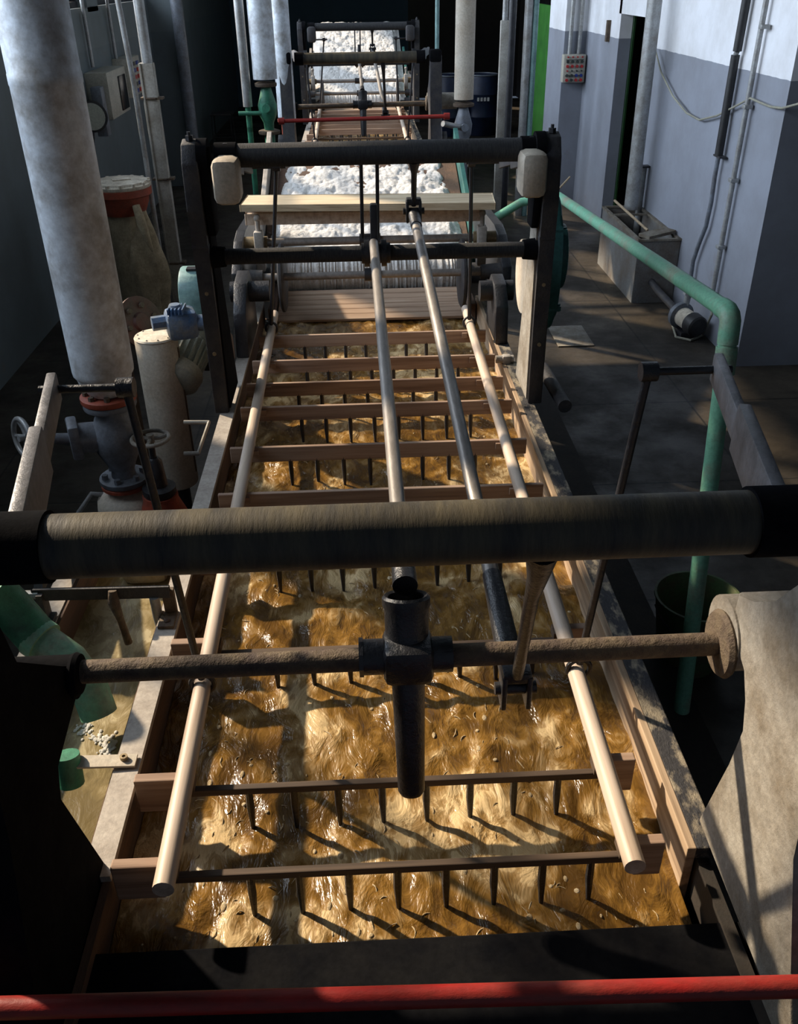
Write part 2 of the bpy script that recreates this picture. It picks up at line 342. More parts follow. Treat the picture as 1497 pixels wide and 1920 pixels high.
# ------------------------------------------------------------ scouring bowls
XA, XB = -.675, .795; WL = .96
def make_bowl(y0, y1, lab, yr):
    t = thing('scouring_bowl', (.06, (y0+y1)/2, 0), lab, 'tank')
    m = MB(); m.box((XA-.035, (yr+y1)/2, 1.09), (.07, y1-yr, .02)).build('left_rail', 'railsteel', t, False)
    m = MB(); m.box((XA-.012, (y0+y1)/2, .72), (.02, y1-y0, .72)).build('left_side', 'rustwall', t, False)
    m = MB(); m.box((XB+.032, (yr+y1)/2, 1.08), (.066, y1-yr, .04), bev=.004).build('right_ledge', 'raildust', t, False)
    m = MB(); m.box((XB-.012, (yr+y1)/2, .97), (.024, y1-yr, .262), bev=.003).build('wood_liner', 'liner', t, False)
    m = MB(); m.box((XB+.02, (y0+y1)/2, .70), (.03, y1-y0, .72)).build('right_side', 'outer', t, False)
    m = MB(); m.box((.06, (y0+y1)/2, .35), (XB-XA, y1-y0, .04)).build('bottom', 'outer', t, False)
    m = MB(); m.box((.06, y0-.015, .72), (XB-XA+.1, .03, .74)).build('end_plate', 'rustwall', t, False)
    m = MB(); m.box((.06, y1+.015, .66), (XB-XA+.1, .03, .62)).build('end_plate', 'rustwall', t, False)
    MB().box((.06, (y0+yr-.17)/2, 1.035), (XB-XA+.12, yr-.17-y0, .03), bev=.004).build('end_shade_sheet', 'castblack_shade', t, False)  # dark sheet added to stand for shade over the bowl's near end
    for yy in (y0+.3, (y0+y1)/2, y1-.3):
        for x in (XA-.02, XB+.02): MB().box((x, yy, .175), (.08, .08, .35)).build('leg', 'outer', t, False)
    return t
make_bowl(.45, 5.95, 'long open steel washing bowl full of brown liquor nearest the camera', 1.44)
make_bowl(10.05, 15.6, 'second steel washing bowl further down the hall, behind the first wool heap', 11.05)

def fbm(p, o=4):
    return noise.fractal(p, 1.0, 2.0, o)
def grid(name, x0, x1, y0, y1, nx, ny, zf, mat, lab, cat, kind='stuff', skirt=0.):
    vs = []; fs = []
    for j in range(ny+1):
        y = y0 + (y1-y0)*j/ny
        for i in range(nx+1):
            x = x0 + (x1-x0)*i/nx
            vs.append((x, y, zf(x, y)))
    for j in range(ny):
        for i in range(nx):
            a = j*(nx+1)+i; fs.append((a, a+1, a+nx+2, a+nx+1))
    org = Vector(((x0+x1)/2, (y0+y1)/2, min(v[2] for v in vs)))
    me = bpy.data.meshes.new(name); me.from_pydata([Vector(v)-org for v in vs], [], fs); me.update(); me.shade_smooth()
    me.materials.append(M[mat]); o = bpy.data.objects.new(name, me); COL.objects.link(o); o.location = org
    if skirt:
        md = o.modifiers.new('thick', 'SOLIDIFY'); md.thickness = skirt; md.offset = -1
    return tag(o, lab, cat, kind=kind)
def wz(x, y):
    a = fbm(Vector((x*2.6, y*1.9, 1.3)), 4)*.022
    b = fbm(Vector((x*13, y*8, 4.3)), 3)*.009
    m = fbm(Vector((x*2.3, y*1.9, 8.)), 2)
    if m > -.1:
        d = noise.voronoi(Vector((x*20, y*13, 1.)))[0][0]
        b += .012*min(1, (m+.1)*3)*(1 - d)
    return WL + a + b
grid('washing_liquor', XA, XB-.024, .46, 5.94, 150, 480, wz, 'liquor', 'golden brown churning liquor with floating wool in the nearest bowl', 'liquid')
grid('washing_liquor', XA, XB-.024, 10.06, 15.59, 60, 160, wz, 'liquor', 'brown liquor in the second bowl, under its rake', 'liquid')

# fleece scraps and short strands floating: one mass of countless bits
def flocks(name, n, xr, yr, mat, lab):
    mb = MB(); k = 0
    while k < n:
        x = random.uniform(*xr); y = yr[0] + (yr[1]-yr[0])*random.random()**1.5
        if fbm(Vector((x*2.2+7, y*1.3, 2.2)), 3) < 0 and random.random() > .25: continue
        k += 1; z = wz(x, y)
        if random.random() < .72:
            a = random.gauss(math.pi/2, .7); c = random.uniform(-1.6, 1.6); l = random.uniform(.012, .04); r = random.uniform(.0009, .0022)
            pts = []; px, py = x, y
            for q in range(5):
                pts.append((px, py, z + .002 - .003*abs(q-2)/2)); px += math.cos(a)*l/4; py += math.sin(a)*l/4; a += c/4
            mb.tube(pts, r, 5)
        else:
            r = random.uniform(.003, .009)
            mb.sphere((x, y, z), r, 8, (random.uniform(.7, 1.2), random.uniform(.8, 2.0), .5))
    o = mb.build(name, mat)
    return tag(o, lab, 'wool', kind='stuff')
flocks('floating_wool', 800, (XA+.05, XB-.06), (.95, 5.5), 'wetwool', 'pale strands and scraps of wool floating on the brown liquor of the nearest bowl')

# ------------------------------------------------------------ harrow rake (side poles, boards, tines)
def make_rake():
    t = thing('wool_rake', (.06, 3.3, 1.15), 'long rake of cross boards with black tines over the nearest bowl', 'rake', 'wool rakes over the washing bowls')
    for xx, x2 in ((-.515, -.56), (.60, .645)):
        pts = [Vector((xx + (x2-xx)*k/6 , 1.34 + (5.45-1.34)*k/6, 1.175)) for k in range(7)]
        MB().tube(pts, .026, 16).build('side_pole', 'pole', t)
    rows = (1.43, 1.70, 2.27, 2.82, 3.22, 3.64, 4.08, 4.38, 4.70, 5.10)
    for j, y in enumerate(rows):
        near = y < 3.0
        h = .024 if near else .075
        b = MB().box((.05, y, 1.085 + h/2), (1.30 if near else 1.36, .020, h), bev=.003)
        for x in (-.515, .60): b.box((x, y, 1.135), (.03, .05, .03))
        bo = b.build('cross_board', 'darkboard' if near else 'board', t, False)
        if near:
            for x in (-.60, .665): MB().box((x, y, 1.10), (.12 if x < 0 else .07, .03, .12), bev=.004).build('end_block', 'board', bo, False)
        sh = .0 if j % 2 else .06
        for k in range(8):
            x = -.36 + k*.122 + sh*.5
            MB().tube([(x, y+.0, 1.10), (x, y-.004, 1.03), (x+.002, y-.02, .93)], .009, 8, radii=[.010,.011,.0045]).build('tine', 'black', bo)
    return t
rake = make_rake()

# ------------------------------------------------------------ near frame: two castings, cross rod and hub
def make_drive_frame():
    t = thing('drive_frame', (.07, 1.4, 1.1), 'cast frame with rusty cross rod and black hub nearest the camera, straddling the bowl', 'machine frame', 'cast drive frames')
    poly = [(1.585,1.70),(1.47,1.665),(1.44,1.60),(1.41,1.53),(1.44,1.40),(1.52,1.11),(1.10,1.11),(1.00,.95),(.86,.95),(1.02,1.25),(1.13,1.47),(1.14,1.62),(1.18,1.9),(1.20,2.08),(1.235,2.17),(1.30,2.18),(1.33,2.10),(1.34,1.99),(1.42,1.88),(1.50,1.82),(1.58,1.80)]
    for s, xi, mat in ((1, .822, 'framegrey'), (-1, -.70, 'castblack_shade')):  # left casting's shade is put into its near-black colour
        xo = xi + s*.13
        pp = poly if s > 0 else [(1.585,1.655),(1.55,1.685),(1.362,1.86),(1.34,1.97),(1.33,2.10),(1.30,2.18),(1.235,2.17),(1.20,2.08),(1.18,1.9),(1.14,1.62),(1.05,1.3),(.80,.95),(.70,.80),(1.2,.80),(1.50,1.04),(1.37,1.46),(1.40,1.53),(1.585,1.57)]
        m = MB(); m.prism(pp, 'YZ', min(xi, xo), max(xi, xo), bev=.008 if s > 0 else 0)
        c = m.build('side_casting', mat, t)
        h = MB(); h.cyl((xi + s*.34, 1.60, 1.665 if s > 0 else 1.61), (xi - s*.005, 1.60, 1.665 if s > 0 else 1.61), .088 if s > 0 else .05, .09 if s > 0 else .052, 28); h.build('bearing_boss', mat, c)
        q = 1 if s > 0 else .62; fl = MB(); fl.lathe([(.078*q,0),(.082*q,.008),(.075*q,.018),(.04*q,.022)], (xi - s*.003, 1.585, 1.645 if s > 0 else 1.63), (-s,0,0)); fl.build('rod_flange', 'rust' if s > 0 else 'castblack_shade', c)
        pl = MB(); pl.box((xi + s*.06, 1.27, 2.16), (.13, .16, .12), bev=.02); pl.build('shaft_bearing', 'castblack_shade', c)
        st = MB(); st.prism([(1.10,1.36),(1.18,1.40),(.98,.80),(.72,.40),(.60,.40),(.88,.9)], 'YZ', min(xi+s*.13, xi+s*.19), max(xi+s*.13, xi+s*.19), bev=.006); st.build('rear_brace', mat, c)
    MB().cyl((-.705, 1.59, 1.632), (.825, 1.585, 1.645), .0275, seg=24).build('cross_rod', 'rust', t)
    hub = MB()
    hub.box((.075, 1.585, 1.645), (.115, .11, .10), bev=.018)
    for x0, x1 in ((-.03, .02), (.13, .178)): hub.cyl((x0, 1.587, 1.645), (x1, 1.587, 1.645), .042, seg=24)
    hub.cyl((-.038, 1.587, 1.645), (-.028, 1.587, 1.645), .046, seg=8)
    hub.build('hub', 'black', t)
    return t
fr1 = make_drive_frame()

# rocking shafts with end levers, hanger arm and clevis
def make_shaft(y, z, x0, x1, r, armx, arm_end, lev, lab, grp, endx=.10, splay=0.):
    t = thing('rocker_shaft', ((x0+x1)/2, y, z), lab, 'shaft', grp)
    m = MB(); m.cyl((x0, y, z), (x1, y, z), r, seg=40)
    m.build('shaft_tube', 'shaft', t)
    for s, xe in ((-1, x0), (1, x1)):
        l = MB(); xx = xe - s*.02
        by, bz = lev; xo = xx + s*splay
        p0, p1 = Vector((xx, y-.03, z)), Vector((xo, by+.02, bz))
        l.beam(p0, p0.lerp(p1, .55), .028, .115, .006); l.beam(p0.lerp(p1, .5), p1, .024, .075, .006)
        lo = l.build('lever', 'leversteel', t)
        cl = MB(); cl.cyl((xx - s*.045, y, z), (xx + s*.05, y, z), r*1.12, seg=32); cl.build('end_collar', 'castblack_shade', lo)
        inner = xe - s*endx
        MB().cyl((xo+s*.03, by, bz), (inner - s*.02, by, bz), .010, seg=14).build('lever_pin', 'black', lo)
    a = MB(); e = Vector(arm_end)
    a.tube([(armx, y, z-r*.8), Vector((armx, y, z-r)).lerp(e, .12), Vector((armx, y, z)).lerp(e, .35), Vector((armx, y, z)).lerp(e, .9)], .02, 14, radii=[r*.55, r*.36, r*.27, r*.24])
    a.build('hanger_arm', 'black', t)
    c = MB()
    for s in (-1, 1): c.box(e + Vector((s*.03, 0, 0)), (.014, .055, .10), bev=.005)
    c.cyl(e - Vector((.05,0,0)), e + Vector((.05,0,0)), .016, seg=12); c.box(e + Vector((0,-.0,.045)), (.07,.05,.03), bev=.006)
    c.build('clevis', 'black', t)
    return t
sh1 = make_shaft(1.33, 2.145, -.63, .745, .058, .31, (.335, 1.60, 1.52), (2.0, 2.16), 'thick black shaft crossing the whole foreground above the hub', 'rocker shafts', .05, .14)
sh2 = make_shaft(4.2, 2.318, -.60, .79, .05, .25, (.252, 4.30, 2.04), (5.05, 2.12), 'fuzzy black top shaft between the two posts, in front of the wooden plank', 'rocker shafts', .19)
for ch in sh2.children:
    if ch.name.startswith('shaft_tube'): ch.data.materials[0] = M['fuzz']
    if ch.name.startswith('lever'): ch.data.materials[0] = M['frame']
for ch in sh2.children:
    if ch.name.startswith('lever'):
        s = -1 if (sum(v.co.x for v in ch.data.vertices) < 0) else 1
        xx = (-.60 if s < 0 else .79) - s*.03
        MB().box((xx + s*.005, 4.10, 2.235), (.115, .16, .19), bev=.03).build('counterweight', 'cream', ch)

# far frame: two posts, middle bar with hub plate, lower rod
def make_post_frame():
    t = thing('post_frame', (.07, 4.2, 1.1), 'tall dark posts with a middle bar at the end of the nearest bowl', 'machine frame', 'post frames')
    for s, x, mat in ((-1, -.735, 'frame'), (1, .862, 'frame')):
        m = MB(); m.prism([(4.15,1.10),(4.15,1.55),(4.13,1.93),(4.11,2.1),(4.12,2.30),(4.16,2.375),(4.22,2.39),(4.28,2.37),(4.31,2.30),(4.31,2.1),(4.30,1.93),(4.28,1.5),(4.28,1.10)], 'YZ', x-.035, x+.035, bev=.006)
        p = m.build('post', mat, t)
        f = MB(); f.prism([(4.17,1.12),(4.18,1.9),(4.17,2.36),(4.30,2.36),(4.34,1.9),(4.50,1.12)], 'YZ', x - s*.036 - .008, x - s*.036 + .008)
        f.build('inner_web', 'framegrey' if s > 0 else 'castblack_shade', p)
        b = MB(); bolt(b, (x, 4.2, 2.385), (0,0,1), .018, .02); b.cyl((x, 4.2, 2.38), (x, 4.2, 2.42), .008, seg=8); b.build('top_bolt', 'black', p)
        for q in (1.42, 1.72): b = MB(); bolt(b, (x, 4.148, q), (0,-1,0), .010, .008); b.build('bolt', 'brass', p)
        MB().cyl((x - s*.03, 4.2, 1.875), (x - s*.10, 4.2, 1.875), .052, .045, 24).build('bearing', 'castblack_shade', p)
        MB().cyl((x - s*.03, 4.2, 2.318), (x - s*.075, 4.2, 2.318), .075, seg=28).build('bearing', 'castblack_shade', p)
        w_ = MB(); w_.prism([(4.16,1.98),(4.13,2.15),(4.15,2.36),(4.27,2.36),(4.30,2.15),(4.27,1.98)], 'YZ', min(x-s*.04, x-s*.075), max(x-s*.04, x-s*.075), .006); w_.build('bearing_cheek', 'castblack_shade', p)
        MB().box((x, 4.21, 1.94), (.074, .165, .012)).build('joint_plate', 'frame', p, False)
    MB().cyl((-.72, 4.2, 1.875), (.85, 4.2, 1.875), .036, seg=26).build('middle_bar', 'fuzz', t)
    h = MB(); 
    for x in (.025, .105): h.cyl((x-.012, 4.2, 1.875), (x+.012, 4.2, 1.875), .062, seg=26)
    h.cyl((-.0, 4.2, 1.875), (.135, 4.2, 1.875), .047, seg=24)
    h.beam((.062, 4.19, 1.72), (.062, 4.2, 2.10), .035, .05, .008)
    h.build('hub_plate', 'black', t)
    return t
fr2 = make_post_frame()

# connecting rods
def make_rods():
    A = thing('connecting_rod', (.07, 2.9, 1.7), 'straight steel rod from the near hub to the centre of the middle bar', 'rod', 'long connecting rods')
    a, b = Vector((.058, 4.17, 1.93)), Vector((.075, 1.66, 1.775)); dr = (b-a).normalized()
    MB().cyl(b - dr*.22, b - dr*.02, .027, .030, 20).build('rod_end', 'black', A)
    MB().cyl(a, b - dr*.10, .021, seg=20).build('rod_shaft', 'steelrod', A)
    sl = MB(); n_ = Vector((0, .36, .93)).normalized(); hc = Vector((.075, 1.60, 1.65))
    sl.lathe([(.040,0),(.050,.01),(.052,.10),(.056,.11),(.056,.128),(.050,.134),(.042,.130),(.040,.03)], hc, n_, 30)
    sl.lathe([(.026,0),(.032,.01),(.040,.32),(.040,.34)], hc - n_*.36, n_, 24)
    sl.build('sleeve', 'black', A)
    B = thing('connecting_rod', (.3, 2.9, 1.7), 'slanting steel rod right of centre, ending in the clevis over the water', 'rod', 'long connecting rods')
    a, b = Vector((.252, 4.28, 2.03)), Vector((.335, 1.62, 1.53)); dr = (b-a)
    MB().cyl(a + dr*.03, b - dr*.12, .0225, seg=20).build('rod_shaft', 'steelrod', B)
    f = MB(); f.cyl(b - dr*.13, b - dr*.005, .026, .034, 18); f.build('rod_end', 'black', B)
    f = MB(); f.cyl(a + dr*.0, a + dr*.05, .028, .026, 18); f.build('rod_end', 'black', B)
    return A, B
rA, rB = make_rods()
# hanging rods from lever ends to the rake's side poles
hang = []
for (a, b, lab) in ((((-.575, 2.0, 2.16)), (-.52, 2.03, 1.19), 'thin black hanging rod on the left under the foreground shaft'),
                    (((.69, 2.0, 2.16)), (.615, 2.03, 1.19), 'thin black hanging rod on the right under the foreground shaft'),
                    (((-.44, 5.05, 2.12)), (-.555, 5.15, 1.19), 'thin black hanging rod left of centre in front of the white wool'),
                    (((.61, 5.05, 2.12)), (.635, 5.15, 1.19), 'thin black hanging rod right of centre in front of the white wool')):
    t = thing('hanging_rod', b, lab, 'rod', 'hanging rods')
    MB().cyl(a, Vector(b) + Vector((0,0,.02)), .011, seg=12).build('rod_shaft', 'black', t)
    MB().ring(Vector(b), .034, .008, (0,1,0), 20, 8).build('stirrup', 'black', t)
    MB().cyl(Vector(a) - Vector((.02,0,0)), Vector(a) + Vector((.02,0,0)), .024, seg=16).build('eye', 'black', t)
    hang.append(t)
# middle pair of hangers by the hub plate, from the far shaft
for x, lab in ((.012, 'left rod of the middle pair dropping from the top shaft'), (.085, 'right rod of the middle pair dropping from the top shaft')):
    t = tag(MB().cyl((x, 4.26, 2.30), (x-.005, 4.26, 1.93), .009, seg=10).build('drop_rod', 'black'), lab, 'rod', 'drop rods')
    hang.append(t)
# red handrail rods
def red_rod(a, b, r, lab, part=True):
    t = thing('red_rod', (Vector(a)+Vector(b))/2, lab, 'rod', 'red safety rods')
    MB().cyl(a, b, r, seg=20).build('rod_bar', 'red', t)
    for e in (a, b): MB().cyl(Vector(e) - Vector((.03,0,0)), Vector(e)+Vector((.03,0,0)), r*1.7, seg=18).build('end_socket', 'red', t)
    return t
red_rod(at(-60, 1892, Y=.98), at(1560, 1848, Y=.95), .021, 'red rod crossing the bottom edge of the view, nearest of all')
red_rod(at(528, 227, Y=10.2), at(838, 218, Y=10.2), .02, 'thin red rod far down the hall under the second hub')

# ------------------------------------------------------------ press end: ramp, roller, conveyor, wool
def make_press():
    out = []
    t = thing('slatted_ramp', (.06, 6.2, .9), 'brown slatted ramp rising out of the near liquor under the posts', 'ramp', 'slatted ramps')
    for k in range(6):
        y = 5.9 + k*.072; z = .985 + k*.012
        MB().box((.06, y, z), (1.30, .062, .02), Matrix.Rotation(.25, 3, 'X'), .004).build('slat', 'woolwood', t, False)
    MB().box((-.62, 6.13, .98), (.04, .6, .2)).build('side_cheek', 'rustwall', t, False)
    MB().box((.74, 6.13, .98), (.04, .6, .2)).build('side_cheek', 'rustwall', t, False)
    out.append(t)
    t = thing('squeeze_roller', (.06, 6.48, 1.10), 'wool-covered squeeze roller with streaky white fibres behind the middle bar', 'roller', 'squeeze rollers')
    m = MB(); n = 150
    prof = []
    for k in range(n+1): prof.append((.135 + random.uniform(-.006, .008), -.66 + 1.32*k/n))
    m.lathe(prof, (.06, 6.48, 1.10), (1,0,0), 36); m.build('roller_body', 'wool', t)
    MB().cyl((-.85, 6.48, 1.10), (.97, 6.48, 1.10), .035, seg=18).build('axle', 'steelrod', t)
    out.append(t)
    t = thing('press_frame', (.06, 6.5, 0), 'dark press side frames with rods and collars beyond the posts', 'press', 'press frames')
    for s, x in ((-1, -.80), (1, .93)):
        m = MB(); m.prism([(5.64,1.2),(5.64,1.38),(5.9,1.52),(6.1,1.54),(6.75,1.50),(7.3,1.50),(7.3,.0),(6.1,.0),(6.1,1.1)], 'YZ', x-.03, x+.03, .006); f = m.build('side_plate', 'black', t)
        MB().cyl((x - s*.02, 5.72, 1.33), (x-s*.16, 5.72, 1.33), .055, .045, 20).build('bearing', 'frame', f); MB().cyl((x - s*.02, 6.48, 1.10), (x-s*.13, 6.48, 1.10), .075, seg=20).build('bearing', 'frame', f); MB().cyl((x-s*.02, 6.0, 1.48), (x-s*.18, 6.0, 1.48), .04, seg=14).build('bearing', 'brass', f)
        m = MB(); m.box((x - s*.13, 5.95, 1.44), (.06, .08, .26), bev=.01); m.cyl((x - s*.13, 5.95, 1.56), (x - s*.13, 5.95, 1.64), .016, seg=12); m.sphere((x-s*.13, 5.95, 1.65), .024, 10); m.build('screw_post', 'railsteel', t)
    MB().cyl((-.8, 5.72, 1.33), (.93, 5.72, 1.33), .024, seg=18).build('lower_rod', 'steelrod', t)
    MB().cyl((-.8, 6.0, 1.48), (.93, 6.0, 1.48), .026, seg=18).build('upper_rod', 'steelrod', t)
    m = MB()
    for x0, x1, y, z in ((-.01, .13, 6.0, 1.48), (.015, .11, 5.72, 1.33)): MB().cyl((x0, y, z), (x1, y, z), .042, seg=18).build('collar', 'black', t)
    for x in (-.52, .66):
        m = MB(); m.lathe([(.20,0),(.22,.01),(.22,.025),(.20,.035)], (x-.02, 5.80, 1.30), (1,0,0), 40); m.build('cam_disc', 'frame', t)
    out.append(t)
    t = thing('wool_conveyor', (.06, 7.9, 0), 'sloping conveyor with green sides carrying clean wool away from the press', 'conveyor', 'wool conveyors')
    for x in (-.80, .90):
        m = MB(); m.prism([(7.05,.95),(7.05,1.2),(8.75,1.78),(8.75,1.45)], 'YZ', x-.02, x+.02, .004); m.build('side_board', 'teal' if x > 0 else 'railsteel', t, False)
    m = MB(); m.prism([(7.0,1.0),(7.0,1.06),(8.8,1.66),(8.8,1.56)], 'YZ', -.77, .87); m.build('belt', 'rustwall', t, False)
    for x in (-.80, .90):
        for y in (7.6, 8.6): MB().box((x, y, .6 if y < 8 else .75), (.06, .06, 1.2 if y < 8 else 1.5)).build('leg', 'frame', t, False)
    out.append(t)
    return out
press = make_press()
def woolz(y0, z0, y1, z1, amp):
    def f(x, y):
        k = (y-y0)/(y1-y0); e = min(1, (min(x+.75, .84-x))/.12)
        b = z0 + (z1-z0)*k
        d = noise.voronoi(Vector((x*9, y*7, z0*3)))[0][0]; d2 = noise.voronoi(Vector((x*22, y*18, 3.+z0)))[0][0]
        n = fbm(Vector((x*5, y*5, 9.)), 4)
        return b + .05*max(e, 0) + amp*(.032*(1-d*d) + .016*(1-d2*d2) + .02*n)*max(e, .2)
    return f
grid('wool_fleece', -.76, .85, 6.75, 8.6, 220, 240, woolz(6.75, 1.0, 8.6, 1.50, 1.0), 'wool', 'thick white washed wool on the near conveyor behind the plank', 'wool', skirt=.03)
grid('wool_fleece', -.76, .85, 16.5, 19.3, 200, 360, woolz(16.5, 1.15, 19.3, 2.12, .9), 'wool', 'white washed wool heap on the farthest conveyor under the blue wall', 'wool', skirt=.05)
# plank and its beam across the conveyor
pk = MB().beam(at(458, 381, Z=1.72), at(926, 377, Z=1.72), .30, .035, .004).build('wooden_plank', 'plank', smooth=False)
tag(pk, 'thick pale wooden plank laid across the wool conveyor', 'plank')
pb = MB().beam(at(462, 410, Z=1.63), at(905, 402, Z=1.63), .06, .06, .006).build('support_beam', 'pole', smooth=False)
tag(pb, 'brown square beam running just below the wooden plank', 'beam')
OFF = Vector((0, 9.62, .06))
names = {
 rake: 'wool rake of the second bowl, far down the hall', fr1: 'cast drive frame of the second bowl, behind the near white wool',
 sh1: 'black rocker shaft of the second bowl above the far hub', fr2: 'far pair of posts at the end of the second bowl', sh2: 'farthest rocker shaft, in front of the wool heap by the blue wall',
 rA: 'centre rod of the second bowl rising from its far hub', rB: 'slanting rod of the second bowl ending in a far black clevis',
 hang[0]: 'far hanging rod at the left of the second drive frame', hang[1]: 'far hanging rod at the right of the second drive frame',
 hang[2]: 'farthest hanging rod on the left, before the wool heap', hang[3]: 'farthest hanging rod on the right, before the wool heap',
 hang[4]: 'left drop rod of the farthest middle pair', hang[5]: 'right drop rod of the farthest middle pair'}
def recolour(o, part, mat):
    for ch in o.children:
        if ch.name.split('.')[0] in part: ch.material_slots[0].link = 'OBJECT'; ch.material_slots[0].material = M[mat]
        recolour(ch, part, mat)
for o, lab in names.items():
    c_ = copy_tree(o, OFF, lab)
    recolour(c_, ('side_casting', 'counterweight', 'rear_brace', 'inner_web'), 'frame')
for o, lab in zip(press, ('brown slatted ramp at the end of the second bowl', 'squeeze roller at the end of the second bowl, beyond the red rod', 'press side frames at the end of the second bowl', 'farthest wool conveyor below the blue wall')):
    copy_tree(o, OFF, lab)

# ------------------------------------------------------------ side tank on the left with its fittings
t = thing('side_tank', (-.95, 1.9, 0), 'narrow side tank of brown water along the left of the nearest bowl', 'tank')
MB().box((-1.14, 1.8, 1.085), (.075, 2.6, .02)).build('outer_rail', 'railsteel', t, False)
MB().box((-1.10, 1.8, .74), (.02, 2.6, .70)).build('outer_side', 'rustwall', t, False)
MB().box((-.745, 1.8, .74), (.02, 2.6, .68)).build('inner_side', 'rustwall', t, False)
MB().box((-.92, 3.1, .74), (.36, .02, .70)).build('end_plate', 'rustwall', t, False)
MB().box((-.92, .5, .74), (.36, .02, .70)).build('end_plate', 'rustwall', t, False)
MB().box((-.92, 1.8, .40), (.36, 2.6, .02)).build('bottom', 'rustwall', t, False)
for y in (.7, 1.9, 3.0): MB().box((-1.1, y, .2), (.06, .06, .4)).build('leg', 'outer', t, False)
def sz(x, y): return .955 + .004*fbm(Vector((x*6, y*5, 2)), 3)
grid('tank_water', -1.09, -.756, .52, 3.09, 26, 160, sz, 'sidewater', 'murky calmer brown water in the side tank', 'liquid')
bm = MB()
for k in range(110):
    p = at(*random.choice(((158,1366),(190,1384),(200,1396),(205,1402))), Z=.96); bm.sphere(p + Vector((random.gauss(0,.014), random.gauss(0,.018), -.002)), random.uniform(.002,.008), 6, (1,1.3,.5))
tag(bm.build('foam_patch', 'foam'), 'small white foam patch on the side tank water below the green outlet', 'foam', kind='stuff')
# clamp bar over the side tank
t = thing('clamp_bar', (-.93, 2.5, 1.1), 'flat dark bar bridging the side tank with drip nozzles, under the foreground shaft', 'bar')
a, b = at(62, 1115, Z=1.2), at(318, 1109, Z=1.2)
MB().beam(a, b, .012, .042, .002).build('flat_bar', 'frame', t, False)
m = MB(); m.cyl(a - Vector((.03,0,0)), a + Vector((.02,0,0)), .016, seg=8); m.cyl(a - Vector((.06,0,0)), a, .009, seg=10); m.build('adjusting_screw', 'galv', t)
m = MB(); p = at(215, 1110, Z=1.2); m.tube([p + Vector((0,-.02,.02)), p + Vector((0,-.03,-.02)), p + Vector((.01,-.03,-.10)), p + Vector((.02,-.03,-.20))], .012, 12, radii=[.014,.02,.013,.014]); m.build('nozzle', 'rust', t)
m = MB(); p = at(290, 1120, Z=1.2); m.tube([p + Vector((-.01,.03,-.02)), p + Vector((-.01,.03,-.10)), p + Vector((-.0,.03,-.22))], .018, 12); m.build('nozzle', 'galv', t)
m = MB(); m.box((-1.135, 2.50, 1.15), (.02, .05, .12)); m.box((-1.135, 2.47, 1.105), (.06, .10, .012), bev=.002); m.sphere((-1.135, 2.45, 1.112), .014, 10, (1,1,.6)); m.build('foot_bracket', 'frame', t)
m = MB(); m.box((-.705, 2.50, 1.15), (.04, .02, .11)); m.box((-.71, 2.455, 1.107), (.055, .09, .012), bev=.002); m.sphere((-.71, 2.44, 1.115), .011, 10, (1,1,.6)); m.build('foot_bracket', 'rust', t)
m = MB(); m.prism([(2.50,1.2),(2.56,1.2),(2.80,1.12),(3.05,1.10),(3.0,1.14),(2.75,1.20),(2.56,1.27)], 'YZ', -1.16, -1.13); m.build('support_arm', 'frame', t)
# bolted strap
t = thing('pipe_strap', (-.78, 1.8, 1.1), 'pale flat strap bolted onto the left rail, holding the green pipe', 'bracket')
a, b = at(120, 1430, Z=1.115), at(256, 1426, Z=1.108)
MB().beam(a, b, .045, .007, .001).build('strap_plate', 'cream', t, False)
m = MB(); p = at(233, 1423, Z=1.112); m.lathe([(.011,0),(.011,.012),(.005,.012),(.005,.006)], p, (0,0,1), 12); m.build('bolt', 'brass', t)
# green outlet pipe
t = thing('green_outlet_pipe', at(75, 1190, Z=1.1), 'green outlet pipe spouting into the side tank at lower left', 'pipe')
p = [at(-20, 1100, Z=1.42), at(22, 1140, Z=1.33), at(70, 1195, Z=1.24), at(130, 1238, Z=1.19), at(168, 1290, Z=1.12), at(186, 1340, Z=1.04)]
m = MB(); m.tube(p[2:], .056, 26); m.build('spout', 'green', t)
m = MB(); m.tube([p[0], p[1], p[2]], .064, 22); m.build('elbow', 'greendark', t)
m = MB(); d = (p[3]-p[2]).normalized(); m.cyl(p[2]-d*.01, p[2]+d*.03, .066, seg=24); m.build('socket_rim', 'green', t)
MB().cyl(at(125, 1415, Z=1.14), at(135, 1470, Z=1.05), .035, seg=16).build('lower_stub', 'greendark', t)
# blue pipe lower left and pale duct by it
tag(MB().cyl(at(-80, 1812, Z=.95), at(60, 1805, Z=.95), .035, seg=18).build('blue_pipe', 'grey'), 'short blue-grey pipe at the very bottom left corner', 'pipe')

# ------------------------------------------------------------ big lagged pipe with valve stack
X0 = -1.2
c = at(195, 700, X=X0)
def vert(x, y, z0, z1, r, seg=40): return MB().cyl((x, y, z0), (x, y, z1), r, seg=seg)
t = thing('lagged_pipe', (X0, c.y, c.z), 'very large pale lagged pipe dropping through the upper left of the view', 'pipe')
m = MB(); m.lathe([(.128,0),(.135,.01),(.137,.03),(.137,1.2),(.139,1.205),(.139,1.24),(.137,1.245),(.137,4.4)], (X0, c.y, c.z), (0,0,1), 48); m.build('jacket', 'whitepipe', t)
m = MB(); m.lathe([(.07,-.10),(.085,-.09),(.118,-.03),(.125,.0)], (X0, c.y, c.z), (0,0,1), 32); m.build('end_collar', 'whitepipe', t)
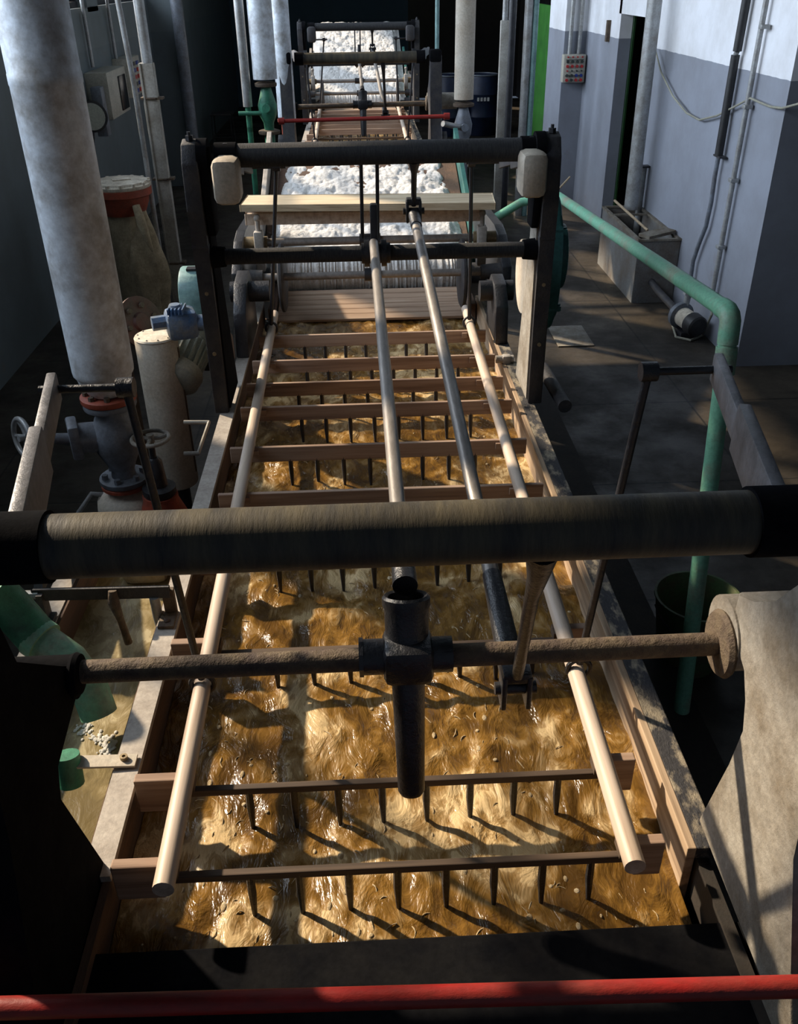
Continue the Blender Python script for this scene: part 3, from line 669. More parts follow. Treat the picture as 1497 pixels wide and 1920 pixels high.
# lower end: flange pair + globe valve
vz = c.z - .10
t = thing('globe_valve', (X0, c.y, vz-.5), 'grey flanged valve with a small handwheel on the left, below the large lagged pipe', 'valve')
m = MB(); m.lathe([(.125,0),(.128,.004),(.128,.026),(.12,.03)], (X0, c.y, vz-.03), (0,0,1), 36); m.build('top_flange', 'orange', t)
m = MB(); m.lathe([(.12,0),(.122,.004),(.122,.024),(.12,.028)], (X0, c.y, vz-.062), (0,0,1), 36); m.build('valve_flange', 'grey', t)
m = MB()
for k in range(8):
    m = MB(); a = k*math.pi/4 + .2; bolt(m, (X0 + .10*math.cos(a), c.y + .10*math.sin(a), vz-.0), (0,0,1), .014, .018); m.build('flange_bolt', 'rust', t)
m = MB(); m.lathe([(.06,-.44),(.055,-.40),(.07,-.36),(.105,-.28),(.11,-.2),(.085,-.12),(.06,-.08),(.06,-.05)], (X0, c.y, vz), (0,0,1), 32); m.build('valve_body', 'grey', t)
m = MB(); m.cyl((X0-.05, c.y, vz-.22), (X0-.17, c.y-.05, vz-.20), .075, .07, 24); m.box((X0-.18, c.y-.05, vz-.20), (.05, .15, .17), Matrix.Rotation(.35,3,'Z'), .012); m.cyl((X0-.2, c.y-.06, vz-.20), (X0-.30, c.y-.10, vz-.17), .03, .022, 18)
m.build('bonnet', 'grey', t)
w = MB(); wc = Vector((X0-.385, c.y-.13, vz-.15)); wax = Vector((-.72,-.68,.12)).normalized()
w.ring(wc, .088, .012, wax, 36, 10)
q = Vector((0,0,1)).rotation_difference(wax).to_matrix()
for k in range(5):
    a = k*2*math.pi/5; w.tube([wc - wax*.015, wc + q @ Vector((.045*math.cos(a), .045*math.sin(a), -.012)), wc + q @ Vector((.088*math.cos(a), .088*math.sin(a), 0))], .008, 8)
w.cyl(wc - wax*.06, wc + wax*.02, .016, seg=12); w.cyl(wc - wax*.1, wc, .009, seg=10)
w.build('handwheel', 'galv', t)
m = MB(); m.lathe([(.115,0),(.118,.004),(.118,.024),(.06,.03)], (X0, c.y, vz-.46), (0,0,1), 36)
for k in range(6):
    a = k*math.pi/3+.4; m.cyl((X0+.09*math.cos(a), c.y+.09*math.sin(a), vz-.435), (X0+.09*math.cos(a), c.y+.09*math.sin(a), vz-.41), .015, seg=6)
m.build('lower_flange', 'grey', t)
m = MB(); m.lathe([(.11,0),(.116,.004),(.116,.02),(.11,.024)], (X0, c.y, vz-.488), (0,0,1), 36); m.build('gasket_flange', 'orange', t)
t = thing('condensate_pot', (X0, c.y, 0), 'cream round-topped pot standing under the grey valve', 'vessel')
m = MB(); m.lathe([(.15,.0),(.155,.02),(.155,vz-.60),(.15,vz-.56),(.12,vz-.53),(.07,vz-.51),(.06,vz-.488)], (X0, c.y, 0), (0,0,1), 36); m.build('shell', 'cream', t)
p = at(515/2.909, 540+1040/2.909, X=-1.37)
m = MB(); m.tube([(X0-.12, c.y, vz-.54), (X0-.17, c.y-.02, vz-.52), (X0-.25, c.y-.03, vz-.62), (X0-.34, c.y-.06, vz-.95), (X0-.36, c.y-.06, .25), (X0-.36, c.y-.06, .02)], .012, 10); m.build('drain_tube', 'galv', t)
# second horizontal handwheel valve
p = at(282, 822, Z=1.15)
t = thing('gate_valve', (p.x, p.y, .0), 'dark valve with a flat dusty handwheel on top, right of the grey valve', 'valve')
m = MB(); m.ring(p, .085, .010, (0,0,1), 32, 10)
for k in range(3):
    a = k*2*math.pi/3+.5; m.tube([p, p + Vector((.045*math.cos(a), .045*math.sin(a), -.008)), p + Vector((.085*math.cos(a), .085*math.sin(a), 0))], .010, 8)
m.cyl(p - Vector((0,0,.02)), p + Vector((0,0,.02)), .018, seg=10); m.build('handwheel', 'framegrey', t)
m = MB(); m.cyl(p - Vector((0,0,.26)), p, .014, seg=12); m.lathe([(.075,-.30),(.08,-.29),(.08,-.26),(.045,-.25),(.035,-.12),(.02,-.10)], p, (0,0,1), 24); m.build('yoke', 'black', t)
m = MB(); m.lathe([(.05,-p.z),(.05,-.62),(.11,-.5),(.12,-.42),(.085,-.33),(.085,-.30)], p, (0,0,1), 28); m.build('valve_body', 'orange', t)
# plastic jug
p = at(272, 1100, Z=.95) - Vector((0,.015,0))
t = thing('plastic_jug', (p.x, p.y+.09, .95), 'milky plastic jug standing in the side tank behind the dark bar', 'jug')
m = MB(); m.box((p.x, p.y+.09, 1.03), (.18, .15, .16), bev=.035); o = m.build('jug_body', 'jug', t)
MB().cyl((p.x+.04, p.y+.12, 1.10), (p.x+.04, p.y+.12, 1.14), .025, seg=16).build('cap', 'blackplastic', t)
MB().tube([(p.x-.06, p.y+.09, 1.10), (p.x-.05, p.y+.09, 1.135), (p.x-.0, p.y+.09, 1.135), (p.x+.01, p.y+.09, 1.10)], .011, 10).build('handle', 'jug', t)

# white cylinder tank
p = at(292, 632, X=-1.18)
t = thing('lagged_cylinder', (p.x, p.y, 0), 'tall cream lagged cylinder with a riveted lid, right of the large pipe end', 'cylinder')
m = MB(); m.lathe([(.115,.32),(.12,.33),(.12,p.z-.01),(.115,p.z)], (p.x, p.y, 0), (0,0,1), 36); m.build('jacket', 'cream', t)
m = MB(); m.lathe([(.118,p.z+.001),(.121,p.z+.003),(.115,p.z+.012),(.03,p.z+.02)], (p.x, p.y, 0), (0,0,1), 36)
for k in range(10):
    a = k*math.pi/5; m.sphere((p.x+.1*math.cos(a), p.y+.1*math.sin(a), p.z+.014), .006, 8)
m.build('lid', 'dustcream', t)
m = MB(); m.lathe([(.06,0.),(.06,.30),(.075,.30),(.075,.34)], (p.x, p.y, 0), (0,0,1), 24); m.build('foot_pipe', 'black', t)
m = MB(); m.box((p.x+.118, p.y-.02, .8), (.012, .012, .8)); m.build('seam_strip', 'rust', t, False)
# bracket tubes behind rail
t = thing('pipe_bracket', (-.9, 4.1, 1.0), 'small pale square tube bracket left of the left rail', 'bracket')
a, b, c2, d2_ = at(345, 792, Z=1.05), at(392, 792, Z=1.05), at(372, 850, Z=1.05), at(345, 851, Z=1.05)
MB().tube([a, b, c2, d2_], .011, 10).build('bracket_tube', 'channel', t)
# rusty blind flange facing right, behind the big pipe
p = at(262, 605, X=-1.34)
t = thing('blind_flange', p - Vector((0,0,.15)), 'round rusty red blind flange half hidden behind the large pipe end', 'flange')
ax = Vector((.75,-.55,.35)).normalized()
m = MB(); m.lathe([(.15,0),(.155,.006),(.155,.02),(.13,.022),(.12,.016),(.06,.02),(.05,.035),(.0,.036)], p, ax, 36); m.build('disc', 'brownred', t)
m = MB(); q = Vector((0,0,1)).rotation_difference(ax).to_matrix()
for k in range(6):
    m = MB(); a = k*math.pi/3; bolt(m, p + q @ Vector((.1*math.cos(a), .1*math.sin(a), .018)), ax, .016, .02); m.build('bolt', 'rust', t)
m = MB(); m.tube([p, p-ax*.2, p - ax*.3 + Vector((0,0,-.1)), (p.x-.22, p.y+.16, .02)], .09, 20); m.build('pipe_stub', 'rust', t)

# gear motor and guard left of posts
p = at(352, 690, X=-1.04)
t = thing('gear_motor', (p.x, p.y+.1, .9), 'dusty ribbed motor with blue gearbox left of the dark post', 'motor')
ax = Vector((-.25,-.85,-.42)).normalized(); pc = p + Vector((.0,.16,.07)); S_ = 1.3
m = MB(); m.lathe([(.10,-.12),(.125,-.10),(.125,-.02)], pc, ax, 30)
m.lathe([(.115,-.02),(.115,.2),(.105,.21)], pc, ax, 30)
q = Vector((0,0,1)).rotation_difference(ax).to_matrix()
for k in range(22):
    a = k*2*math.pi/22; m.beam(pc + q @ Vector((.12*math.cos(a), .12*math.sin(a), -.0)), pc + q @ Vector((.12*math.cos(a), .12*math.sin(a), .18)), .008, .02, up=q @ Vector((math.cos(a), math.sin(a), 0)))
m.build('motor_body', 'motor', t)
m = MB(); m.lathe([(.142,.0),(.145,.01),(.138,.07),(.10,.10),(.02,.11)], pc + ax*.19, ax, 30); m.build('fan_cowl', 'motor', t)
g = at(330, 605, X=-1.04)
m = MB(); m.box(g + Vector((.02,0.05,-.02)), (.17, .16, .16), Matrix.Rotation(.3, 3, 'Z'), .03); m.cyl(g + Vector((.0,.03,.05)), g + Vector((0,.03,.095)), .05, .03, 18); m.cyl(g + Vector((.05,.05,-.02)), g + Vector((.25,.05,-.02)), .045, seg=20)
for k in range(5): m.box(g + Vector((-.03+.02*k, .02, .07)), (.006,.12,.03))
m.cyl(g + Vector((-.13,-.01,0)), g + Vector((-.05,.02,0)), .04, seg=8)
m.build('gearbox', 'blue', t)
m = MB(); m.box(pc + Vector((.12,.18,-.1)), (.20,.2,.2), bev=.03); m.build('mounting_foot', 'black', t)
p = at(368, 548, X=-.98)
t = thing('belt_guard', (p.x, p.y, p.z-.15), 'pale teal rounded belt guard above the blue gearbox', 'guard')
pl = [(p.y-.16, p.z-.14)] + [(p.y - .16*math.cos(a), p.z + .02 + .13*math.sin(a)) for a in [k*math.pi/10 for k in range(11)]] + [(p.y+.16, p.z-.14)]
m = MB(); m.prism(pl, 'YZ', p.x-.075, p.x+.06, .012); m.build('housing', 'tealight', t)
m = MB(); m.box((p.x-.0, p.y-.03, p.z+.148), (.06, .06, .012)); m.build('slot_cover', 'black', t, False)
m = MB(); m.lathe([(.15,0),(.15,.02),(.06,.03)], (p.x+.10, p.y-.22, p.z-.19), (1,0,0), 28); m.build('pulley', 'beige', t)

# right side: big teal guard
t = thing('wheel_guard', (1.0, 4.75, 1.2), 'large dark teal wheel guard on the outside of the right post', 'guard')
m = MB(); pl = [(4.72 + .20*math.cos(a), 1.66 + .36*math.sin(a)) for a in [k*2*math.pi/28 for k in range(28)]]
m.prism(pl, 'YZ', .93, 1.03, .02); m.build('housing', 'teal', t)
m = MB(); pl = [(4.70 + .13*math.cos(a), 1.70 + .17*math.sin(a)) for a in [k*2*math.pi/24 for k in range(24)]]
m.prism(pl, 'YZ', 1.02, 1.075, .015); m.build('hub_cover', 'teal', t)
for z in (1.86, 1.46): MB().box((1.0, 4.58, z), (.10,.05,.025)).cyl((1.04, 4.58, z-.02), (1.04, 4.58, z+.02), .012, seg=8).build('clamp', 'teal', t)
m = MB(); m.cyl((.90, 4.75, 1.55), (.96, 4.75, 1.55), .05, seg=18); m.build('axle_boss', 'frame', t)
m = MB(); m.cyl((.84, 4.62, 1.62), (.87, 4.62, 1.62), .19, seg=32); m.build('back_disc', 'cream', t)
# black cast bracket inside right post
t = thing('cam_bracket', (.80, 5.2, 1.1), 'black cast bracket with bearing on the right rail behind the post', 'bracket')
m = MB(); m.prism([(5.0,1.1),(5.03,1.32),(5.15,1.42),(5.3,1.44),(5.4,1.36),(5.42,1.1)], 'YZ', .775, .85, .01); m.cyl((.70, 5.22, 1.36), (.90, 5.22, 1.36), .06, seg=20); m.build('casting', 'black', t)
m = MB(); m.cyl((.74, 4.72, 1.12), (.84, 4.72, 1.12), .022, seg=12); m.box((.80, 4.72, 1.12), (.05,.05,.05), bev=.01); m.build('clamp_screw', 'railsteel', t)
# curved side casting left inside
t = thing('cam_bracket', (-.66, 5.2, 1.1), 'black cast bracket with bearing on the left rail behind the dark post', 'bracket')
m = MB(); m.prism([(4.9,1.1),(4.95,1.35),(5.1,1.48),(5.3,1.5),(5.42,1.38),(5.45,1.1)], 'YZ', -.745, -.67, .01); m.cyl((-.78, 5.2, 1.40), (-.55, 5.2, 1.40), .06, seg=20); m.build('casting', 'black', t)

# ------------------------------------------------------------ green pipe on the right
t = thing('green_pipe', (1.42, 3.15, 0), 'long pale green pipe running along the right side and bending down to the floor', 'pipe')
e = at(1372, 588, X=1.45); far = at(1047, 368, X=1.66); base = at(1268, 1390, X=1.41)
m = MB(); m.cyl(far, e + (far-e).normalized()*.1, .037, seg=24); m.build('sloping_run', 'green', t)
dn = (base - e).normalized(); up = (far - e).normalized()
pts = [e + up*.11, e + up*.05, e + up*.018 + dn*.01, e + dn*.03, e + dn*.08, e + dn*.12]
m = MB(); m.tube(pts, .041, 24); m.build('elbow', 'green', t)
m = MB(); m.cyl(e + dn*.13, e + dn*.24, .043, seg=24); m.build('coupling', 'green', t)
m = MB(); m.cyl(e + dn*.1, (base.x, base.y, 0), .036, seg=24); m.build('drop_run', 'green', t)
m = MB(); m.tube([far, far + Vector((-.08,.03,-.02)), far + Vector((-.3,.04,-.05)), far + Vector((-.65,.04,-.25))], .036, 20); m.build('branch', 'green', t)
tag(MB().cyl(at(1045, 358, X=1.66), at(1069, 332, X=1.8), .008, seg=8).build('wooden_stick', 'stickwood'), 'short thin stick poking up at the far end of the green pipe', 'stick')
# bucket
rc = at(1310, 1118, Z=.40)
t = thing('bucket', (rc.x, rc.y, 0), 'scuffed green open bucket on the dark floor behind the green pipe', 'bucket')
m = MB(); m.lathe([(.14,.0),(.145,.012),(.20,.39),(.207,.395),(.207,.405),(.195,.405),(.19,.39),(.137,.02),(.0,.02)], (rc.x, rc.y, 0), (0,0,1), 44); m.build('pail', 'bucket', t)
m = MB(); m.tube([(rc.x + .205*math.cos(a), rc.y - .205*abs(math.sin(a))*.9 , .36 - .10*math.sin(a)) for a in [k*math.pi/12 for k in range(13)]], .005, 8); m.build('bail_handle', 'blackplastic', t)
# dark duct and loose pipe right of bowl
tag(MB().cyl(at(1018, 690, X=.98), at(1060, 762, X=1.0), .035, seg=16).build('drain_pipe', 'frame'), 'dark slanting drain pipe just outside the right post', 'pipe')
t = thing('floor_plate', (1.3, 4.6, 0), 'raised dark steel plate on the floor right of the bowl', 'plate')
m = MB(); m.box((1.28, 4.0, .03), (.42, 5.4, .06)); m.build('plate', 'outer', t, False)
tag(MB().box((1.97, 8.06, .006), (.34, .55, .012), bev=.004).build('pale_floor_patch', 'framegrey'), 'irregular pale cement patch on the floor beside the teal guard', 'patch')

# ------------------------------------------------------------ bin, stick, pump
t = thing('steel_bin', (3.03, 9.75, 0), 'open grey steel bin against the right wall', 'bin')
x0, x1, y0, y1, z1 = 2.82, 3.24, 9.0, 10.5, .65
for nm, c_, s_ in (('front_side', ((x0+x1)/2, y0, z1/2), (x1-x0, .012, z1)), ('back_side', ((x0+x1)/2, y1, z1/2), (x1-x0, .012, z1)), ('left_side', (x0, (y0+y1)/2, z1/2), (.012, y1-y0, z1)), ('right_side', (x1, (y0+y1)/2, z1/2), (.012, y1-y0, z1))):
    MB().box(c_, s_).build(nm, 'tankgrey', t, False)
m = MB(); 
for c_, s_ in ((((x0+x1)/2, y0, z1), (x1-x0+.03, .035, .02)), (((x0+x1)/2, y1, z1), (x1-x0+.03, .035, .02)), ((x0, (y0+y1)/2, z1), (.035, y1-y0, .02)), ((x1-.01, (y0+y1)/2, z1), (.035, y1-y0, .02)), (((x0+x1)/2, 10.1, z1), (x1-x0, .03, .02))): m.box(c_, s_)
m.build('rim', 'binrim', t, False)
MB().box(((x0+x1)/2, (y0+y1)/2, .02), (x1-x0, y1-y0, .02)).build('bottom', 'outer', t, False)
tag(MB().beam((2.88, 9.06, .672), (3.20, 9.22, .69), .16, .03).build('wire_tray', 'binrim', smooth=False), 'small rusty tray resting on the near end of the steel bin', 'tray')
tag(MB().cyl(at(1153, 376, X=2.86), at(1215, 432, X=3.05), .014, seg=12).build('wooden_stick', 'stickwood'), 'pale wooden stick leaning out of the steel bin', 'stick')
p = at(1290, 600, Z=.16)
t = thing('pump', (p.x, p.y, 0), 'small black pump motor on the floor in front of the steel bin', 'pump')
ax = Vector((.25,-.95,-.08)).normalized()
m = MB(); m.lathe([(.09,-.16),(.12,-.15),(.125,-.12),(.125,-.10),(.09,-.09)], p, ax, 28); m.build('volute', 'grey', t)
m = MB(); m.lathe([(.085,-.09),(.09,-.08),(.09,.08),(.085,.085)], p, ax, 28); q = Vector((0,0,1)).rotation_difference(ax).to_matrix()
m.build('motor_body', 'dustcream', t)
m = MB(); m.lathe([(.1,.06),(.105,.07),(.10,.17),(.085,.185),(.0,.19)], p, ax, 28); m.build('fan_cover', 'blackplastic', t)
m = MB(); m.tube([p - ax*.12, p - ax*.25 + Vector((0,0,.02)), (3.0, 8.75, .2), (3.0, 8.99, .22)], .035, 16); m.cyl(p - ax*.2, p - ax*.24, .055, seg=16); m.build('suction_pipe', 'frame', t)
m = MB(); m.cyl(p + Vector((0,.12,.08)), p + Vector((.02,.12,.24)), .03, seg=14); m.cyl(p + Vector((0,.12,.20)), p + Vector((.02,.12,.26)), .045, seg=8); m.build('outlet', 'galv', t)
m = MB(); m.box((p.x, p.y+.02, .03), (.14,.2,.06)); m.build('foot', 'black', t, False)
t = tag(MB().tube([at(1337, 545, X=3.2), at(1335, 590, X=3.18), at(1318, 628, Z=.02), at(1295, 638, Z=.015), at(1268, 632, Z=.015), at(1262, 610, Z=.03), at(1275, 590, Z=.1)], .012, 10).build('pump_cable', 'cable'), 'pale cable looping from the wall down around the small pump', 'cable')

# ------------------------------------------------------------ wall services, right
t = thing('wall_pipe', (3.08, 10.2, .65), 'wide grey downpipe standing behind the steel bin', 'pipe')
MB().cyl((3.05, 10.2, .69), (3.05, 10.25, 5.9), .075, seg=28).build('downpipe', 'galv', t)
t = thing('wall_pipe', (3.2, 9.6, .6), 'thin light grey pipe on the wall just right of the wide downpipe', 'pipe')
a = at(1205, 312, X=3.17); MB().cyl((3.19, a.y, .0), (3.19, a.y, a.z), .035, seg=18).build('pipe_run', 'wallR' if False else 'galv', t)
m = MB(); m.box((3.2, a.y, a.z), (.09,.10,.02)); m.build('clip', 'frame', t)
t = thing('black_wall_pipe', (3.2, 8.2, 1.5), 'black insulated pipe dropping down the white and grey wall', 'pipe')
A, B, B2 = at(1406, 0, X=3.19), at(1380, 103, X=3.19), at(1348, 292, X=3.19)
A2 = at(1383, 96, X=3.19)
MB().cyl((A.x, A.y, 4.2), A2, .036, seg=20).build('sleeve', 'blackplastic', t)
MB().cyl(B, B2, .036, seg=20).build('sleeve', 'blackplastic', t)
MB().cyl(A2, B, .022, seg=14).build('joint', 'galv', t)
pts = [at(1348, 292, X=3.2), at(1341, 330, X=3.2), at(1334, 380, X=3.2), at(1324, 425, X=3.2), at(1310, 460, X=3.2), at(1300, 490, X=3.2), at(1296, 520, X=3.2)]
MB().tube(pts, .02, 12).build('lagged_tail', 'grey', t)
m = MB(); bb = at(1350, 293, X=3.2); m.box(bb + Vector((0,0,0)), (.06, .16, .015)); m.build('clip', 'frame', t)
t = thing('wall_conduit', (3.2, 7.8, .5), 'thin silver conduit running down the wall right of the black pipe', 'conduit')
c0, c1 = at(1337, 547, X=3.2), at(1408, 190, X=3.2)
MB().cyl(c0, (c1.x, c1.y-.02, 5.0), .022, seg=16).build('conduit', 'galv', t)
for yy_ in ((1352,463),(1376,338),(1402,200),(1434,50)):
    p = at(*yy_, X=3.2); MB().box(p, (.07,.07,.03), bev=.004).build('clip', 'galv', t)
cab = []
K = [(1228,88),(1240,135),(1262,180),(1288,212),(1312,225),(1345,217),(1378,200),(1408,184)]
tag(MB().tube([at(*k, X=3.2) for k in K], .009, 8).build('slack_cable', 'cable'), 'slack cable sagging between the downpipe and the silver conduit', 'cable')
K = [(1408,184),(1425,192),(1445,200),(1467,203),(1497,195),(1540,185)]
tag(MB().tube([at(*k, X=3.2) for k in K], .009, 8).build('slack_cable', 'cable'), 'shorter cable running right from the silver conduit', 'cable')
tag(MB().box(at(1141, 58, X=3.23), (.05,.07,.24)).build('wall_hook', 'rust'), 'small rusty bracket on the wall left of the doorway', 'bracket')
# control box with buttons on pier
pf = 13.92
t = thing('control_panel', at(1075, 155, Y=pf-.06), 'grey control panel with rows of red and blue buttons on the dark pier', 'control panel')
p = at(1075, 128, Y=pf-.09)
m = MB(); w_ = at(1095,128,Y=pf-.09).x - at(1054,128,Y=pf-.09).x; h_ = at(1075,102,Y=pf-.09).z - at(1075,154,Y=pf-.09).z
m.box(p, (w_, .16, h_), bev=.012); m.build('case', 'beige', t)
rows = ['rrrr','dddd','rrrr','rddd','dkbb','rdrr']
for i, rr_ in enumerate(rows):
    for j, ch in enumerate(rr_):
        q = p + Vector((-w_*.32 + j*w_*.215, -.08, h_*.42 - i*h_*.165)); rad = .011 if i in (0,3) else .02
        MB().cyl(q, q + Vector((0,-.025,0)), rad, seg=12).build('button', {'r':'btnred','b':'btnblue','d':'btndark','k':'btndark'}[ch], t)
for i in (.32, -.25): MB().box(p + Vector((0,-.083, h_*i)), (w_*.8, .006, .01)).build('label_strip', 'btndark', t, False)
for dx, lab in ((-.06, 'left one of the two thin conduits above the control panel'), (.07, 'right one of the two thin conduits above the control panel')):
    tag(MB().cyl((p.x+dx, pf-.06, p.z+h_/2), (p.x+dx, pf-.06, 5.5), .028, seg=14).build('panel_conduit', 'galv'), lab, 'conduit', 'conduits above the control panel')
tag(MB().box((p.x+.06, pf-.05, p.z+h_/2+.75), (.52, .05, .03)).build('clamp_rail', 'galv'), 'short metal rail clamping the conduits above the control panel', 'bracket')

# pipes rising at the back
def riser(name, a, b, Y, r, mat, lab, z0=None, z1=5.8, cat='pipe', grp=None):
    t = thing(name, (0,0,0), lab, cat, grp)
    p, q = at(*a, Y=Y), at(*b, Y=Y); x = (p.x + q.x)/2; z0 = q.z if z0 is None else z0
    t.location = (x, Y, z0)
    MB().cyl((x, Y, z0), (x, Y, z1), r, seg=28).build('pipe_run', mat, t)
    return t, x, z0
def valve_under(t, x, Y, z, mat, rmat, floor=True):
    m = MB(); m.lathe([(.11,-.03),(.115,-.02),(.115,0),(.09,.01)], (x, Y, z-.04), (0,0,1), 24); m.build('flange', rmat, t)
    m = MB(); m.lathe([(.05,-.5),(.055,-.42),(.09,-.35),(.10,-.25),(.07,-.15),(.05,-.08)], (x, Y, z), (0,0,1), 22); m.cyl((x, Y, z-.28), (x, Y-.2, z-.26), .04, seg=14); m.build('valve_body', mat, t)
    m = MB(); m.lathe([(.11,-.03),(.115,-.02),(.115,0),(.09,.01)], (x, Y, z-.5), (0,0,1), 24); m.build('flange', rmat, t)
    m = MB(); m.cyl((x, Y, 0), (x, Y, z-.52), .055, seg=18); m.build('lower_run', mat, t)
t, x, z = riser('lagged_riser', (486,0), (497,148), 10.3, .125, 'whitepipe', 'white lagged riser on the far left, above the green valve'); valve_under(t, x, 10.3, z, 'greendark', 'rust')
t, x, z = riser('lagged_riser', (521,0), (533,120), 10.9, .10, 'whitepipe', 'blotched lagged riser just right of the white one on the far left', z0=1.6)
m = MB(); m.cyl((x, 10.9, 0), (x, 10.9, 1.62), .07, seg=20); m.lathe([(.11,0),(.11,.03)], (x, 10.9, 1.58), (0,0,1), 20); m.build('lower_run', 'orange', t)
t, x, z = riser('thin_riser', (450,0), (462,200), 10.3, .048, 'galv', 'thin silver riser left of the white lagged riser')
m = MB(); m.cyl((x, 10.3, z-.25), (x, 10.3, z), .03, seg=12); m.cyl((x-.10, 10.25, z-.06), (x+.26, 10.25, z-.06), .022, seg=12); m.cyl((x, 10.3, 0), (x, 10.3, z-.2), .03, seg=12); m.build('small_valve', 'greendark', t)
t, x, z = riser('lagged_riser', (874,0), (870,186), 10.5, .105, 'cream', 'cream lagged riser right of the second bowl'); valve_under(t, x, 10.5, z, 'grey', 'rust')
m = MB(); m.cyl((x, 10.4, z-.28), (x-.25, 10.2, z-.20), .03, seg=12); m.build('stem', 'galv', t)
# pipe conduits centre right back (x 940..990)
t, x, z = riser('thin_riser', (951,0), (945,40), 12.0, .032, 'galv', 'thin silver riser near the blue drums', z0=2.35)
m = MB(); m.box((x, 12.0, 1.25), (.10,.07,2.2+.3), bev=.01); m.build('cable_channel', 'channel', t)
for px_, r_, mt, lab in ((990, .055, 'galv', 'dark grey riser in front of the green door'), (1003, .04, 'tealight', 'light blue riser in front of the green door'), (820, .028, 'tealight', 'pale blue thin riser behind the second drive frame'), (960, .05, 'black', 'black riser between the drums and green door')):
    yy_ = 13.0 if px_ > 900 else 13.5
    p = at(px_, 60, Y=yy_)
    tag(MB().cyl((p.x, yy_, 0), (p.x, yy_, 5.8), r_, seg=18).build('riser_pipe', mt), lab, 'pipe')
# blue drums
for k, (px_, lab) in enumerate(((893, 'left dark blue drum in the dark corner'), (932, 'right dark blue drum with small white marks in the dark corner'))):
    p = at(px_, 235, Z=0); p.x = (2.0, 2.66)[k]
    t = thing('blue_drum', (p.x, 20.5+k*.05, 0), lab, 'drum', 'blue drums'); X_ = p.x
    m = MB(); m.lathe([(.30,0),(.32,.03),(.32,.35),(.335,.37),(.32,.39),(.32,.78),(.335,.80),(.32,.82),(.32,1.12),(.30,1.16),(.28,1.15),(.0,1.15)], (X_, 20.5, 0), (0,0,1), 32); m.build('drum_body', 'barrel', t)
    m = MB(); m.ring((X_, 20.5, 1.16), .31, .018, (0,0,1), 32, 8); m.build('lid_ring', 'grey', t)
    if k == 1:
        m = MB()
        for j in range(4): m.box((X_-.12+.07*j, 20.17, .72), (.045,.01,.07))
        m.build('printed_marks', 'foam', t, False)

# ------------------------------------------------------------ left side services
t = thing('cable_channel', (-1.9, 8.75, 0), 'tall pale cable channel post standing left of the motor', 'channel')
a = at(268, 118, X=-1.9)
m = MB(); m.box((-1.87, a.y, a.z/2), (.13, .09, a.z), bev=.006); m.box((-1.92, a.y-.05, a.z/2), (.012,.02,a.z)); m.build('channel_cover', 'channel', t, False)
MB().cyl((-1.86, a.y, a.z), (-1.86, a.y, 5.8), .047, seg=22).build('upper_pipe', 'galv', t)
m = MB()
for z in (2.05, 1.35, .55): m.cyl((-1.92, a.y-.05, z), (-1.82, a.y-.06, z), .010, seg=8); m.box((-1.86, a.y-.0, z), (.20, .10, .018))
m.build('clamps', 'rust', t)
t = thing('thin_conduit', (-1.98, 8.6, 0), 'thin silver conduit strapped to the left of the cable channel', 'conduit')
MB().tube([(-1.96, 8.62, 5.8), (-1.96, 8.65, 2.84), (-1.955, 8.76, 2.18), (-1.955, 8.77, 1.52), (-1.95, 8.75, .44), (-1.96, 8.72, .0)], .024, 14).build('conduit_run', 'galv', t)
# orange flanged vessel and bag
p = at(226, 348, Z=1.38)
t = thing('flanged_vessel', (p.x, p.y, 0), 'vessel with a dusty bolted lid and red-orange rim behind the large pipe', 'vessel')
R = .27
m = MB(); m.lathe([(R*.98,-.01),(R,0),(R,.02),(R*.93,.025),(R*.9,.045),(R*.5,.055),(.0,.06)], p, (0,0,1), 44); m.build('lid', 'dustcream', t)
m = MB()
for k in range(14):
    m = MB(); a = k*math.pi/7; m.cyl(p + Vector((R*.95*math.cos(a), R*.95*math.sin(a), .02)), p + Vector((R*.95*math.cos(a), R*.95*math.sin(a), .045)), .017, seg=6); m.build('lid_bolt', 'dustcream', t)
m = MB(); m.box(p + Vector((.02,-.03,.06)), (.16,.1,.012), Matrix.Rotation(.4,3,'Z')); m.build('name_plate', 'dustcream', t, False)
m = MB(); m.lathe([(R*.98,-.075),(R*1.0,-.07),(R*1.0,-.012),(R*.98,-.01)], p, (0,0,1), 44); m.lathe([(R*.7,-.24),(R*.86,-.14),(R*.9,-.075)], p, (0,0,1), 44); m.build('rim', 'orange', t)
m = MB(); m.lathe([(.17,-p.z),(.17,-.24),(.18,-.235)], p, (0,0,1), 32); m.build('body', 'canvas', t)
t = thing('canvas_bag', (p.x+.1, p.y+.05, 0), 'crumpled tan canvas bag hanging from the red-rimmed vessel', 'bag')
vs = MB(); prof = []
c = Vector((p.x+.12, p.y-.05, 0))
m = MB(); bm_ = m.bm; seg = 40; rings = []
for i in range(30):
    z = .12 + i*.036; k = i/29; rad = .13 + .07*math.sin(k*math.pi) - .05*k*k
    rings.append([bm_.verts.new(c + Vector(((rad*(1+.16*math.sin(5*a+z*4)+.07*math.sin(9*a-6*z)))*math.cos(a), (rad*(1+.14*math.sin(4*a+z*5)))*math.sin(a)*.8, z))) for a in [q*2*math.pi/seg for q in range(seg)]])
for A, B in zip(rings, rings[1:]):
    for k in range(seg): bm_.faces.new((A[k], A[(k+1) % seg], B[(k+1) % seg], B[k]))
bm_.faces.new(list(reversed(rings[0]))); bm_.faces.new(rings[-1])
m.build('bag_cloth', 'canvas', t)
m = MB(); m.tube([at(255,385,Y=p.y-.2), at(266,420,Y=p.y-.25), at(277,450,Y=p.y-.25), at(287,472,Y=p.y-.25)], .03, 10, radii=[.035,.045,.03,.01]); m.build('loose_strap', 'canvas', t)
